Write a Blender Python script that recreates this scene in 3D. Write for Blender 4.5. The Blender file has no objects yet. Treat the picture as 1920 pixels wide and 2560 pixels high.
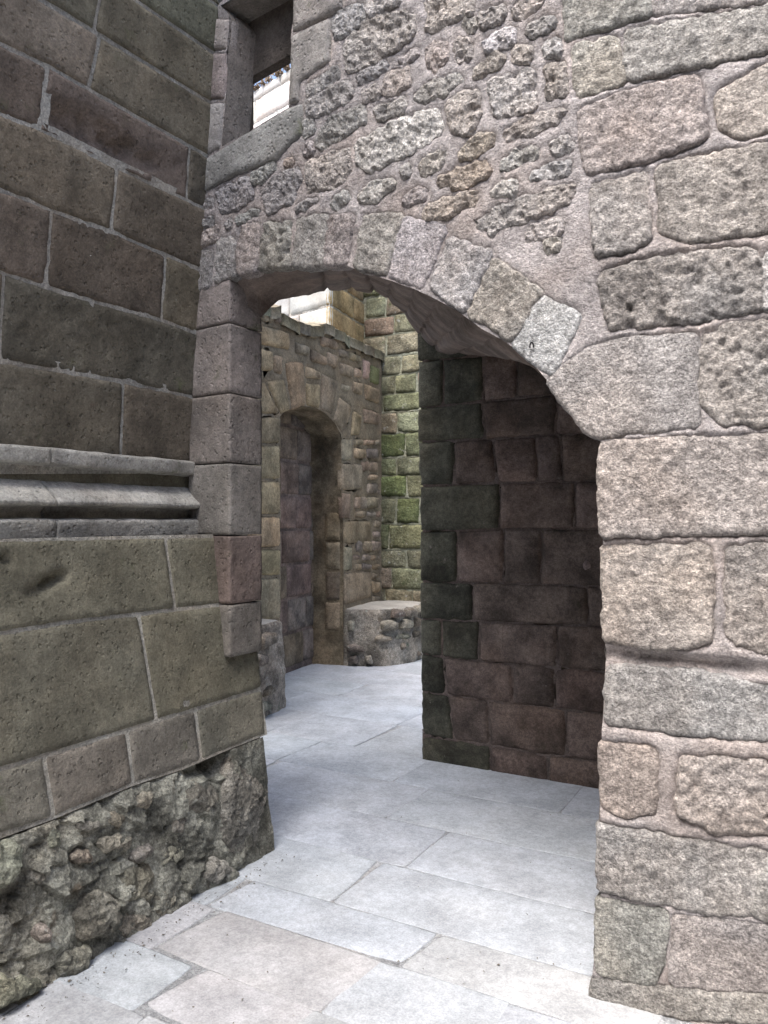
import bpy, math, random
import numpy as np
from mathutils import Vector
from mathutils.geometry import delaunay_2d_cdt

random.seed(7)
R = math.radians
scene = bpy.context.scene
col = scene.collection

# ------------------------------------------------------------------ camera
EYE = 1.5                      # camera height, metres
YAW = R(29.9)                  # the view is turned this far left of the left wall's run (+Y)
F_PX = 2000.0                  # focal length in pixels of the 1920x2560 photograph
CX, CY = 960.0, 1300.0         # principal point / horizon row
cam_d = bpy.data.cameras.new('camera')
cam = bpy.data.objects.new('camera', cam_d)
col.objects.link(cam)
cam.location = (0, 0, EYE)
cam.rotation_euler = (R(90), 0, YAW)
cam_d.sensor_fit = 'VERTICAL'
cam_d.sensor_height = 24
cam_d.lens = F_PX / 2560 * 24
cam_d.shift_y = (CY - 1280) / 2560
cam_d.clip_start = 0.05
cam_d.clip_end = 500
scene.camera = cam

# ------------------------------------------------------------------ sky, sun, exposure
SUN_EL, SUN_AZ = R(62), R(190)      # azimuth clockwise from +Y: the side the light comes from
world = bpy.data.worlds.new('World')
scene.world = world
world.use_nodes = True
wn = world.node_tree.nodes
wl = world.node_tree.links
bg = wn['Background']
sky = wn.new('ShaderNodeTexSky')
sky.sky_type = 'NISHITA'
sky.sun_disc = False
sky.sun_elevation = SUN_EL
sky.sun_rotation = SUN_AZ
sky.air_density = 1.0
sky.dust_density = 4.0
sky.ozone_density = 1.0
wl.new(sky.outputs[0], bg.inputs[0])
bg.inputs[1].default_value = 0.095
sun_d = bpy.data.lights.new('sun', 'SUN')
sun_d.energy = 1.5
sun_d.angle = R(45)
sun_d.color = (1.0, 0.99, 0.975)
sun = bpy.data.objects.new('sun', sun_d)
col.objects.link(sun)
sdir = Vector((math.sin(SUN_AZ) * math.cos(SUN_EL), math.cos(SUN_AZ) * math.cos(SUN_EL), math.sin(SUN_EL)))
sun.rotation_euler = sdir.to_track_quat('Z', 'Y').to_euler()
sun.location = sdir * 20
vs = scene.view_settings
vs.view_transform = 'Standard'
vs.look = 'None'
vs.exposure = 2.15
vs.gamma = 1
vs.use_curve_mapping = False
scene.cycles.max_bounces = 8
scene.cycles.diffuse_bounces = 6
scene.cycles.use_denoising = True

# ------------------------------------------------------------------ numeric helpers
FWD = np.array([-math.sin(YAW), math.cos(YAW)])
RGT = np.array([math.cos(YAW), math.sin(YAW)])

def ray(px, py):
    u, v = (px - CX) / F_PX, (CY - py) / F_PX
    d = FWD + RGT * u
    return np.array([d[0], d[1], v])

EYE3 = np.array([0, 0, EYE])

def _hash(i, j, k):
    h = (i.astype(np.uint32) * np.uint32(374761393) + j.astype(np.uint32) * np.uint32(668265263)
         + k.astype(np.uint32) * np.uint32(2147483647 - 58))
    h = (h ^ (h >> np.uint32(13))) * np.uint32(1274126177)
    h = h ^ (h >> np.uint32(16))
    h = h * np.uint32(2246822519)
    h = h ^ (h >> np.uint32(15))
    return (h & np.uint32(0xFFFFFF)).astype(np.float64) / float(0xFFFFFF) * 2 - 1

def vnoise(p):
    f = np.floor(p)
    t = p - f
    t = t * t * (3 - 2 * t)
    f = f.astype(np.int64)
    i, j, k = f[:, 0], f[:, 1], f[:, 2]
    r = 0
    for a in (0, 1):
        wa = t[:, 0] if a else 1 - t[:, 0]
        for b in (0, 1):
            wb = t[:, 1] if b else 1 - t[:, 1]
            for c in (0, 1):
                wc = t[:, 2] if c else 1 - t[:, 2]
                r = r + wa * wb * wc * _hash(i + a, j + b, k + c)
    return r

def fbm(p, octv=3, gain=.5):
    s, a, n = 0, 1, 0
    for o in range(octv):
        s = s + a * vnoise(p * (2.03 ** o) + 17.3 * o)
        n += a
        a *= gain
    return s / n

def in_poly(P, poly):
    x, y = P[:, 0], P[:, 1]
    r = np.zeros(len(P), bool)
    n = len(poly)
    for i in range(n):
        x1, y1 = poly[i]
        x2, y2 = poly[(i + 1) % n]
        if y1 == y2:
            continue
        c = ((y1 > y) != (y2 > y)) & (x < (x2 - x1) * (y - y1) / (y2 - y1) + x1)
        r ^= c
    return r

def seg_dist(P, poly, closed=True):
    n = len(poly)
    best = np.full(len(P), 1e9)
    for i in range(n if closed else n - 1):
        a = poly[i]
        b = poly[(i + 1) % n]
        ab = b - a
        L = ab @ ab + 1e-12
        t = np.clip(((P - a) @ ab) / L, 0, 1)
        q = P - a - t[:, None] * ab
        best = np.minimum(best, (q * q).sum(1))
    return np.sqrt(best)

def area2(poly):
    x, y = poly[:, 0], poly[:, 1]
    return .5 * np.sum(x * np.roll(y, -1) - y * np.roll(x, -1))

def resample(poly, step, closed=True):
    pts = np.array(poly, float)
    if closed:
        pts = np.vstack([pts, pts[:1]])
    out = []
    for a, b in zip(pts[:-1], pts[1:]):
        n = max(1, int(round(np.linalg.norm(b - a) / step)))
        for k in range(n):
            out.append(a + (b - a) * k / n)
    if not closed:
        out.append(pts[-1])
    return np.array(out)

def chaikin(poly, it=2, q=.25):
    for _ in range(it):
        nx = np.roll(poly, -1, 0)
        a = poly * (1 - q) + nx * q
        b = poly * q + nx * (1 - q)
        o = np.empty((len(poly) * 2, 2))
        o[0::2] = a
        o[1::2] = b
        poly = o
    return poly

def offset(poly, d):
    """move a counter-clockwise polyline inwards by d"""
    t = np.roll(poly, -1, 0) - np.roll(poly, 1, 0)
    t /= np.linalg.norm(t, axis=1)[:, None] + 1e-9
    nrm = np.stack([-t[:, 1], t[:, 0]], 1)
    return poly + nrm * np.reshape(d, (-1, 1))

# ------------------------------------------------------------------ surfaces: (a, b) in metres -> world
class Plane:
    def __init__(s, p0, e1, e2, n):
        s.p0, s.e1, s.e2, s.n = [np.array(v, float) for v in (p0, e1, e2, n)]
        s.n /= np.linalg.norm(s.n)

    def px(s, x, y):
        r = ray(x, y)
        t = ((s.p0 - EYE3) @ s.n) / (r @ s.n)
        q = EYE3 + r * t - s.p0
        return np.array([q @ s.e1, q @ s.e2])

    def to3(s, ab, h):
        h = np.asarray(h, float)
        return s.p0 + ab[:, :1] * s.e1 + ab[:, 1:2] * s.e2 + h[:, None] * s.n

class Curve:
    """upright wall over a plan polyline, visible side to the RIGHT of travel"""
    def __init__(s, pts):
        s.P = np.array(pts, float)
        d = np.diff(s.P, axis=0)
        s.L = np.concatenate([[0], np.cumsum(np.linalg.norm(d, axis=1))])
        t = np.gradient(s.P, s.L, axis=0)
        t /= np.linalg.norm(t, axis=1)[:, None]
        s.N = np.stack([t[:, 1], -t[:, 0]], 1)

    def hit(s, x):
        r = ray(x, 0)[:2]
        c = s.P[:, 0] * r[1] - s.P[:, 1] * r[0]
        fwd = s.P @ r
        best = None
        for i in range(len(c) - 1):
            if c[i] * c[i + 1] <= 0 and fwd[i] > 0 and c[i] != c[i + 1]:
                k = c[i] / (c[i] - c[i + 1])
                p = s.P[i] + (s.P[i + 1] - s.P[i]) * k
                t = (p @ r) / (r @ r)
                if best is None or t < best[1]:
                    best = (s.L[i] + (s.L[i + 1] - s.L[i]) * k, t)
        return best

    def px(s, x, y):
        a, t = s.hit(x)
        return np.array([a, EYE + (CY - y) / F_PX * t])

    def pz(s, x, z):
        return np.array([s.hit(x)[0], z])

    def to3(s, ab, h):
        a = ab[:, 0]
        h = np.asarray(h, float)
        x = np.interp(a, s.L, s.P[:, 0]) + np.interp(a, s.L, s.N[:, 0]) * h
        y = np.interp(a, s.L, s.P[:, 1]) + np.interp(a, s.L, s.N[:, 1]) * h
        return np.stack([x, y, ab[:, 1]], 1)

# ------------------------------------------------------------------ object helpers
def make_mesh(name, V, tris, quads=None, smooth=True):
    V = np.asarray(V, np.float32)
    me = bpy.data.meshes.new(name)
    faces = []
    nt = len(tris) if tris is not None else 0
    nq = len(quads) if quads is not None else 0
    me.vertices.add(len(V))
    me.vertices.foreach_set('co', V.ravel())
    idx = []
    if nt:
        idx.append(np.asarray(tris, np.int32).ravel())
    if nq:
        idx.append(np.asarray(quads, np.int32).ravel())
    idx = np.concatenate(idx)
    me.loops.add(len(idx))
    me.loops.foreach_set('vertex_index', idx)
    me.polygons.add(nt + nq)
    st = np.concatenate([np.arange(nt) * 3, nt * 3 + np.arange(nq) * 4]).astype(np.int32)
    me.polygons.foreach_set('loop_start', st)
    me.polygons.foreach_set('use_smooth', np.full(nt + nq, smooth))
    me.update(calc_edges=True)
    me.validate()
    return me

def empty(name, loc, label, cat, group=None):
    o = bpy.data.objects.new(name, None)
    o.location = loc
    o.empty_display_size = .1
    o['label'] = label
    o['category'] = cat
    if group:
        o['group'] = group
    col.objects.link(o)
    return o

def add(name, V, tris, quads, mat, parent=None, color=None, smooth=True):
    V = np.asarray(V, float)
    c = (V.min(0) + V.max(0)) / 2
    me = make_mesh(name, V - c, tris, quads, smooth)
    me.materials.append(mat)
    o = bpy.data.objects.new(name, me)
    off = np.array([0, 0, 0.])
    p = parent
    while p is not None:
        off += np.array(p.location)
        p = p.parent
    o.location = c - off
    if parent is not None:
        o.parent = parent
    if color is not None:
        o.color = (*color, 1)
    col.objects.link(o)
    return o

# ------------------------------------------------------------------ materials
def nodes(name):
    m = bpy.data.materials.new(name)
    m.use_nodes = True
    nt = m.node_tree
    return m, nt.nodes, nt.links, nt.nodes['Principled BSDF']

def stone_mat(name, use_obj=True, base=(.3, .27, .24), speck=.35, mottle=.45, lichen=0., lichen_c=(.5, .5, .46),
              moss=0., moss_c=(.075, .10, .025), stain=0., stain_c=(.20, .10, .06), bump=.5, bump_s=70, pits=.3, pit_s=60,
              dist=.012, rough=.92, drift=.5):
    m, N, L, P = nodes(name)
    P.inputs['Roughness'].default_value = rough
    P.inputs['Specular IOR Level'].default_value = .25
    tc = N.new('ShaderNodeTexCoord')
    oi = N.new('ShaderNodeObjectInfo')
    mu = N.new('ShaderNodeVectorMath'); mu.operation = 'MULTIPLY_ADD'
    cmb = N.new('ShaderNodeCombineXYZ')
    for k in range(3):
        L.new(oi.outputs['Random'], cmb.inputs[k])
    L.new(cmb.outputs[0], mu.inputs[0]); mu.inputs[1].default_value = (37, 53, 71)
    L.new(tc.outputs['Object'], mu.inputs[2])
    co = mu.outputs[0]

    def noise(sc, det=4, rgh=.55):
        n = N.new('ShaderNodeTexNoise')
        n.inputs['Scale'].default_value = sc
        n.inputs['Detail'].default_value = det
        n.inputs['Roughness'].default_value = rgh
        L.new(co, n.inputs['Vector'])
        return n.outputs['Fac']

    def ramp(src, lo, hi, a=0., b=1.):
        r = N.new('ShaderNodeMapRange')
        r.interpolation_type = 'SMOOTHSTEP'
        for i, v in enumerate((lo, hi, a, b)):
            r.inputs[i + 1].default_value = v
        L.new(src, r.inputs[0])
        return r.outputs[0]

    def mix(bt, fac, A, B):
        x = N.new('ShaderNodeMix'); x.data_type = 'RGBA'; x.blend_type = bt
        if isinstance(fac, (int, float)):
            x.inputs[0].default_value = fac
        else:
            L.new(fac, x.inputs[0])
        for v, s in ((A, x.inputs[6]), (B, x.inputs[7])):
            if isinstance(v, tuple):
                s.default_value = (*v, 1)
            else:
                L.new(v, s)
        return x.outputs[2]

    def grey(v):
        c = N.new('ShaderNodeCombineColor')
        for k in range(3):
            L.new(v, c.inputs[k])
        return c.outputs[0]

    c = oi.outputs['Color'] if use_obj else base
    c = mix('MULTIPLY', 1, c, grey(ramp(noise(4.5, 5, .6), .3, .7, 1 - mottle, 1 + mottle)))
    c = mix('MULTIPLY', 1, c, grey(ramp(noise(125, 3, .75), .3, .7, 1 - speck, 1 + speck)))
    c = mix('MULTIPLY', 1, c, grey(ramp(noise(38, 4, .6), .3, .7, 1 - speck * .7, 1 + speck * .7)))
    # warm / cool drift from patch to patch
    c = mix('MULTIPLY', ramp(noise(2.7, 3), .42, .66, 0, drift), c, (1.08, .97, .87))
    if stain:
        c = mix('MIX', ramp(noise(6.5, 5, .65), .72 - stain * .3, .80 - stain * .2, 0, .75), c, stain_c)
    if lichen:
        c = mix('MIX', ramp(noise(15, 6, .7), .70 - lichen * .3, .78 - lichen * .25, 0, .8), c, lichen_c)
    if moss:
        c = mix('MIX', ramp(noise(5.5, 7, .7), .72 - moss * .4, .86 - moss * .4, 0, .9), c, moss_c)
    L.new(c, P.inputs['Base Color'])
    # fine relief
    b1 = N.new('ShaderNodeBump'); b1.inputs['Strength'].default_value = bump
    b1.inputs['Distance'].default_value = dist
    L.new(noise(bump_s, 6, .68), b1.inputs['Height'])
    last = b1.outputs[0]
    if pits:
        v = N.new('ShaderNodeTexVoronoi'); v.inputs['Scale'].default_value = pit_s
        L.new(co, v.inputs['Vector'])
        b2 = N.new('ShaderNodeBump'); b2.inputs['Strength'].default_value = pits
        b2.inputs['Distance'].default_value = .006
        gate = N.new('ShaderNodeMath'); gate.operation = 'MAXIMUM'
        L.new(ramp(v.outputs['Distance'], .12, .38), gate.inputs[0])
        L.new(ramp(noise(26, 2), .42, .56), gate.inputs[1])
        L.new(gate.outputs[0], b2.inputs['Height'])
        L.new(last, b2.inputs['Normal'])
        last = b2.outputs[0]
    L.new(last, P.inputs['Normal'])
    return m

M = {}
M['rough'] = stone_mat('granite_rough', speck=.42, mottle=.2, lichen=.2, lichen_c=(.52, .50, .48), bump=1., bump_s=95, pits=.4, pit_s=85, dist=.024, drift=.35)
M['ashlar'] = stone_mat('granite_dressed', speck=.22, mottle=.3, bump=.6, bump_s=110, pits=.9, pit_s=44, stain=.14, drift=.25,
                        stain_c=(.12, .085, .06), moss=.28, moss_c=(.115, .125, .07), lichen=.08, lichen_c=(.36, .36, .31))
M['damp'] = stone_mat('granite_damp', speck=.3, mottle=.5, bump=.6, bump_s=60, pits=.3, moss=.25, moss_c=(.045, .048, .026), lichen=.18,
                      lichen_c=(.24, .21, .19), stain=.2, stain_c=(.045, .035, .03))
M['mossy'] = stone_mat('granite_mossy', speck=.4, bump=1., bump_s=45, pits=.3, moss=.36, moss_c=(.085, .105, .048), lichen=.35, dist=.03)
M['court'] = stone_mat('granite_ochre', speck=.3, mottle=.4, bump=.7, bump_s=45, pits=.2, stain=.25, stain_c=(.16, .10, .07), lichen=.12)
M['slab'] = stone_mat('granite_paving', speck=.16, mottle=.15, bump=.22, bump_s=140, pits=.15, pit_s=110, stain=.05,
                      stain_c=(.24, .245, .26), rough=.8, dist=.004, drift=.12)
M['mortar'] = stone_mat('lime_mortar', speck=.28, mottle=.2, bump=.9, bump_s=90, pits=.4, pit_s=110, dist=.018)
M['core'] = stone_mat('rubble_core', speck=.4, mottle=.6, bump=1., bump_s=60, pits=.3, moss=.22, moss_c=(.12, .15, .095), lichen=.35, stain=.35, stain_c=(.13, .10, .07),
                      lichen_c=(.42, .42, .38), dist=.02)
M['soffit'] = stone_mat('vault_plaster', speck=.2, mottle=.35, bump=.6, bump_s=35, pits=.1, dist=.012)
M['pale'] = stone_mat('pier_limestone', speck=.12, mottle=.15, bump=.3, bump_s=30, pits=.1)

def wood_mat():
    m, N, L, P = nodes('weathered_oak')
    P.inputs['Roughness'].default_value = .75
    tc = N.new('ShaderNodeTexCoord')
    mp = N.new('ShaderNodeMapping'); mp.inputs['Scale'].default_value = (40, 40, 3)
    L.new(tc.outputs['Object'], mp.inputs[0])
    n = N.new('ShaderNodeTexNoise'); n.inputs['Scale'].default_value = 1.6; n.inputs['Detail'].default_value = 6
    L.new(mp.outputs[0], n.inputs['Vector'])
    r = N.new('ShaderNodeValToRGB')
    r.color_ramp.elements[0].color = (.05, .035, .022, 1); r.color_ramp.elements[0].position = .3
    r.color_ramp.elements[1].color = (.17, .115, .07, 1); r.color_ramp.elements[1].position = .75
    L.new(n.outputs['Fac'], r.inputs[0]); L.new(r.outputs[0], P.inputs['Base Color'])
    b = N.new('ShaderNodeBump'); b.inputs['Strength'].default_value = .4; b.inputs['Distance'].default_value = .004
    L.new(n.outputs['Fac'], b.inputs['Height']); L.new(b.outputs[0], P.inputs['Normal'])
    return m
M['wood'] = wood_mat()

def plant_mat():
    m, N, L, P = nodes('dry_plant')
    P.inputs['Base Color'].default_value = (.17, .12, .075, 1)
    P.inputs['Roughness'].default_value = .8
    return m
M['plant'] = plant_mat()

# colours (albedo)
C = dict(grey=(.46, .445, .435), warm=(.475, .435, .41), pink=(.48, .425, .40), pale=(.61, .59, .57), dark=(.385, .375, .37),
         rust=(.47, .405, .345), buff=(.47, .44, .405), green=(.425, .42, .40), white=(.56, .55, .55), red=(.18, .142, .125),
         olive=(.176, .165, .125), brown=(.140, .123, .096), moss=(.16, .17, .09), ochre=(.30, .235, .135))

def vary(c, k=.08, rnd=random):
    f = 1 + rnd.uniform(-k, k)
    return tuple(max(.01, v * f * (1 + rnd.uniform(-k * .35, k * .35))) for v in c)

# ------------------------------------------------------------------ stones and mortar
def outline(poly, step, wob, gap, rounding):
    p = np.array(poly, float)
    if area2(p) < 0:
        p = p[::-1]
    # keep long straight sides straight: cut corners by a fixed length
    q = []
    n = len(p)
    for i in range(n):
        a, b, c = p[i - 1], p[i], p[(i + 1) % n]
        la, lc = np.linalg.norm(a - b), np.linalg.norm(c - b)
        r = min(rounding, .35 * la, .35 * lc)
        q.append(b + (a - b) * r / (la + 1e-9))
        q.append(b + (c - b) * r / (lc + 1e-9))
    p = chaikin(np.array(q), 1)
    p = resample(p, step)
    if gap:
        p = offset(p, gap)
    if wob:
        z = np.zeros((len(p), 1))
        seed = random.uniform(0, 99)
        p = offset(p, wob * vnoise(np.hstack([p * 26, z + seed])) + .7 * wob * vnoise(np.hstack([p * 70, z + seed + 9])))
    return p

ROUGH_KIND = {
    # proud, edge radius, amp of 6cm / 2.5cm relief, pits, spacing
    'rough': dict(proud=.0075, er=.0032, a1=.005, a2=.0075, wob=.006, gap=-.016, rnd=.004, sp=.0085),
    'rubble': dict(proud=.011, er=.0035, a1=.008, a2=.009, wob=.009, gap=-.016, rnd=.002, sp=.0085),
    'pitted': dict(proud=.009, er=.004, a1=.009, a2=.011, wob=.008, gap=-.015, rnd=.005, sp=.0085),
    'fine': dict(proud=.005, er=.003, a1=.003, a2=.005, wob=.005, gap=-.015, rnd=.004, sp=.0085),
    'flat': dict(proud=.0035, er=.006, a1=.003, a2=.0015, wob=.006, gap=.003, rnd=.012, sp=.04),
    'ashlar': dict(proud=.006, er=.0028, a1=.0022, a2=.0012, wob=.0018, gap=.0012, rnd=.006, sp=.020),
    'worn': dict(proud=.007, er=.0035, a1=.0045, a2=.003, wob=.003, gap=.0012, rnd=.008, sp=.015),
    'far': dict(proud=.018, er=.006, a1=.012, a2=.008, wob=.008, gap=.006, rnd=.016, sp=.03),
    'farash': dict(proud=.010, er=.006, a1=.004, a2=.002, wob=.004, gap=.006, rnd=.015, sp=.04),
    'chunk': dict(proud=.010, er=.008, a1=.014, a2=.010, wob=.012, gap=0., rnd=.02, sp=.012),
}

def build_stone(surf, ab, kind, mat, parent, color, name='stone', erosion=(), proud=None, base_h=0., depth=.045, label=None, hmul=1.):
    k = ROUGH_KIND[kind]
    sp = k['sp']
    ol = outline(ab, sp * .9, k['wob'], k['gap'], k['rnd'])
    lo, hi = ol.min(0), ol.max(0)
    gx = np.arange(lo[0], hi[0], sp)
    gy = np.arange(lo[1], hi[1], sp * .87)
    G = np.array([[x + (sp * .5 if j % 2 else 0), y] for j, y in enumerate(gy) for x in gx]) if len(gx) and len(gy) else np.zeros((0, 2))
    rings = [ol]
    if min(hi - lo) > sp * 2.5:
        rings.append(offset(ol, sp * .45))
    pts = np.vstack(rings)
    if len(G):
        rs = np.random.RandomState(int(abs(lo[0] * 997 + hi[1] * 613) * 10) % 2 ** 31)
        G = G + rs.uniform(-.25, .25, G.shape) * sp
        keep = in_poly(G, ol)
        G = G[keep]
        if len(G):
            G = G[seg_dist(G, ol) > sp * (1.0 if len(rings) > 1 else .6)]
            pts = np.vstack([pts, G])
    n = len(ol)
    edges = [(i, (i + 1) % n) for i in range(n)]
    vv, ee, ff, ov, oe, of = delaunay_2d_cdt([Vector(p) for p in pts], edges, [], 0, 1e-6)
    V2 = np.array([(v.x, v.y) for v in vv])
    T = np.array([f for f in ff if len(f) == 3])
    T = T[in_poly(V2[T].mean(1), ol)]
    e = seg_dist(V2, ol)
    P3 = surf.to3(V2, np.zeros(len(V2)))
    pr = k['proud'] if proud is None else proud
    pr *= random.uniform(.75, 1.3)
    hh = base_h + (pr + .012) * (1 - np.exp(-e / k['er'])) - .012
    w = np.clip(e / (k['er'] * 1.3), 0, 1)
    sd = random.uniform(0, 50)
    nz = k['a1'] * fbm(P3 * 15 + sd, 3, .55) + k['a2'] * fbm(P3 * 52 + sd * 2, 2, .7)
    if kind in ('rough', 'pitted', 'rubble', 'chunk'):
        r = fbm(P3 * 30 + sd * 3, 2)
        nz = nz - k['a2'] * (1.5 if kind != 'rough' else .5) * np.clip(r - .15, 0, 1) * 2 + k['a2'] * 1.2 * np.abs(fbm(P3 * 60 + sd, 2))
        # tilt of the whole face
        cen = V2.mean(0)
        nz = nz + (V2 - cen) @ np.array([random.uniform(-.03, .03), random.uniform(-.035, .02)])
    if kind in ('chunk', 'rubble'):
        # angular broken faces: cut by a few random planes
        sz = np.ptp(V2, axis=0).max()
        for _ in range(5):
            an = random.uniform(0, 6.28)
            cut = base_h + pr + (.012 + random.uniform(-.006, .012) if kind == 'chunk' else random.uniform(.002, .009)) - ((V2 - V2.mean(0)) @ np.array([math.cos(an), math.sin(an)])) * (random.uniform(.2, .6) if kind == 'chunk' else random.uniform(.02, .07))
            hh = np.minimum(hh, cut)
    hh = hh + w * nz * hmul
    for (ex, ey, rx, ry, dp, rot) in erosion:
        q = V2 - np.array([ex, ey])
        ca, sa = math.cos(rot), math.sin(rot)
        qx = (q[:, 0] * ca + q[:, 1] * sa) / rx
        qy = (-q[:, 0] * sa + q[:, 1] * ca) / ry
        d = np.sqrt(qx * qx + qy * qy) + .35 * fbm(P3 * 18 + 5, 3)
        hh = hh - dp * np.clip(1.15 - d, 0, 1) ** .6 * (1 + .5 * fbm(P3 * 40, 2))
    V = surf.to3(V2, hh)
    # skirt
    nb = len(V)
    loop = []
    # boundary vertices are the first n input points
    inv = {}
    for oi_, src in enumerate(ov):
        for s_ in src:
            inv[s_] = oi_
    loop = [inv[i] for i in range(n)]
    B = surf.to3(V2[loop], np.full(n, -depth))
    V = np.vstack([V, B])
    Q = np.array([(loop[i], nb + i, nb + (i + 1) % n, loop[(i + 1) % n]) for i in range(n)])
    o = add(name, V, T, Q, mat, parent, color, smooth=kind not in ('rubble', 'chunk'))
    if label:
        o['label'] = label
    return o, ol

def build_mortar(surf, outer, holes, outlines, mat, parent, color, sp=.03, joint='flush', base=0., amp=.004, name='mortar', far=None,
                 dents=(), strap_from=0.):
    """sheet of pointing between the stones; far=(amin,amax,bmin,bmax): box with full grid density, coarse outside"""
    outer = np.array(outer, float)
    if area2(outer) < 0:
        outer = outer[::-1]
    bo = resample(outer, sp)
    pts = [bo]
    edges = [(i, (i + 1) % len(bo)) for i in range(len(bo))]
    nh = len(bo)
    hb = []
    for h in holes:
        r = resample(np.array(h, float), sp * .7)
        edges += [(nh + i, nh + (i + 1) % len(r)) for i in range(len(r))]
        nh += len(r)
        pts.append(r)
        hb.append(r)
    lo, hi = outer.min(0), outer.max(0)
    if far is None:
        far = (lo[0], hi[0], lo[1], hi[1])

    def grid(a0, a1, b0, b1, s):
        A, Bv = np.meshgrid(np.arange(a0, a1, s), np.arange(b0, b1, s))
        return np.stack([A.ravel(), Bv.ravel()], 1)
    G = grid(max(lo[0], far[0]), min(hi[0], far[1]), max(lo[1], far[2]), min(hi[1], far[3]), sp)
    rs = np.random.RandomState(3)
    G = G + rs.uniform(-.3, .3, G.shape) * sp
    Gc = grid(lo[0], hi[0], lo[1], hi[1], sp * 8)
    Gc = Gc[(Gc[:, 0] < far[0]) | (Gc[:, 0] > far[1]) | (Gc[:, 1] < far[2]) | (Gc[:, 1] > far[3])]
    G = np.vstack([G, Gc])
    ring = []
    for ol in outlines:
        st = max(1, int(round(sp * .45 / (np.linalg.norm(ol[1] - ol[0]) + 1e-9))))
        for dd in (.016, .007, -.001, -.008, -.018):
            ring.append(offset(ol, dd)[::st])
    if ring:
        G = np.vstack([G] + ring)
    keep = in_poly(G, bo)
    for h in hb:
        keep &= ~in_poly(G, h)
    G = G[keep]
    keep = np.ones(len(G), bool)
    for ol in outlines:
        l, h = ol.min(0), ol.max(0)
        m = np.where((G[:, 0] > l[0]) & (G[:, 0] < h[0]) & (G[:, 1] > l[1]) & (G[:, 1] < h[1]))[0]
        if len(m):
            inside = in_poly(G[m], offset(ol, .018))
            keep[m[inside]] = False
    G = G[keep]
    allp = np.vstack(pts + [G])
    vv, ee, ff, ov, oe, of = delaunay_2d_cdt([Vector(p) for p in allp], edges, [], 0, 1e-5)
    V2 = np.array([(v.x, v.y) for v in vv])
    T = np.array([f for f in ff if len(f) == 3])
    cen = V2[T].mean(1)
    ok = in_poly(cen, bo)
    for h in hb:
        ok &= ~in_poly(cen, h)
    T = T[ok]
    P3 = surf.to3(V2, np.zeros(len(V2)))
    d = np.full(len(V2), .5)
    for ol in outlines:
        l, h = ol.min(0) - .06, ol.max(0) + .06
        m = np.where((V2[:, 0] > l[0]) & (V2[:, 0] < h[0]) & (V2[:, 1] > l[1]) & (V2[:, 1] < h[1]))[0]
        if len(m):
            dist = seg_dist(V2[m], ol)
            dist[in_poly(V2[m], ol)] *= -1
            d[m] = np.minimum(d[m], dist)
    s = np.clip(d / .016, 0, 1)
    s = s * s * (3 - 2 * s)
    if joint == 'strap':
        # raised strap pointing between the coursed blocks, smeared flush mortar in the rubble
        w = np.clip((V2[:, 0] - strap_from) / .12, 0, 1)
        g = np.clip(d / .010, 0, 1)
        hh = w * (-.003 + g * .009) + (1 - w) * (.002 + .003 * s) + .008 * fbm(P3 * 7 + 8, 2)
    elif joint == 'thin':
        hh = .001 + s * .002
    else:
        hh = -.004 + s * .006
    hh = base + hh + amp * fbm(P3 * 9, 3) + amp * .6 * fbm(P3 * 45, 2)
    hh = np.where(d < -.004, hh - .007, hh)
    if joint == 'plain':
        hh = base + amp * fbm(P3 * 30, 2)
    for (ex, ey, rx, ry, dp) in dents:
        q = np.sqrt(((V2[:, 0] - ex) / rx) ** 2 + ((V2[:, 1] - ey) / ry) ** 2)
        hh = hh - dp * np.clip(1.2 - q, 0, 1)
    V = surf.to3(V2, hh)
    cen = V2[T].mean(1)
    drop = np.zeros(len(T), bool)
    for ol in outlines:
        l, h = ol.min(0), ol.max(0)
        m = np.where((cen[:, 0] > l[0]) & (cen[:, 0] < h[0]) & (cen[:, 1] > l[1]) & (cen[:, 1] < h[1]))[0]
        if len(m):
            drop[m] |= in_poly(cen[m], offset(ol, .012))
    T = T[~drop]
    return add(name, V, T, None, mat, parent, color)

def course_stones(surf, lines, perps):
    """lines: joints as polylines in px (top to bottom); perps[i]: list of (x_top, x_bottom) for course i -> quads in (a, b)"""
    out = []
    for i, pp in enumerate(perps):
        t, b = np.array(lines[i], float), np.array(lines[i + 1], float)

        def ev(l, x):
            if x < l[0, 0]:
                return l[0, 1] + (x - l[0, 0]) * (l[1, 1] - l[0, 1]) / (l[1, 0] - l[0, 0])
            if x > l[-1, 0]:
                return l[-1, 1] + (x - l[-1, 0]) * (l[-1, 1] - l[-2, 1]) / (l[-1, 0] - l[-2, 0])
            return float(np.interp(x, l[:, 0], l[:, 1]))
        for (x0t, x0b), (x1t, x1b) in zip(pp[:-1], pp[1:]):
            top = [(x0t, ev(t, x0t))] + [tuple(q) for q in t if x0t + 8 < q[0] < x1t - 8] + [(x1t, ev(t, x1t))]
            bot = [(x0b, ev(b, x0b))] + [tuple(q) for q in b if x0b + 8 < q[0] < x1b - 8] + [(x1b, ev(b, x1b))]
            out.append((i, np.array([surf.px(*q) for q in top + bot[::-1]])))
    return out

def zt(ox, oy, s):
    return lambda pts: [(ox + x * s, oy + y * s) for x, y in pts]

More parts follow.
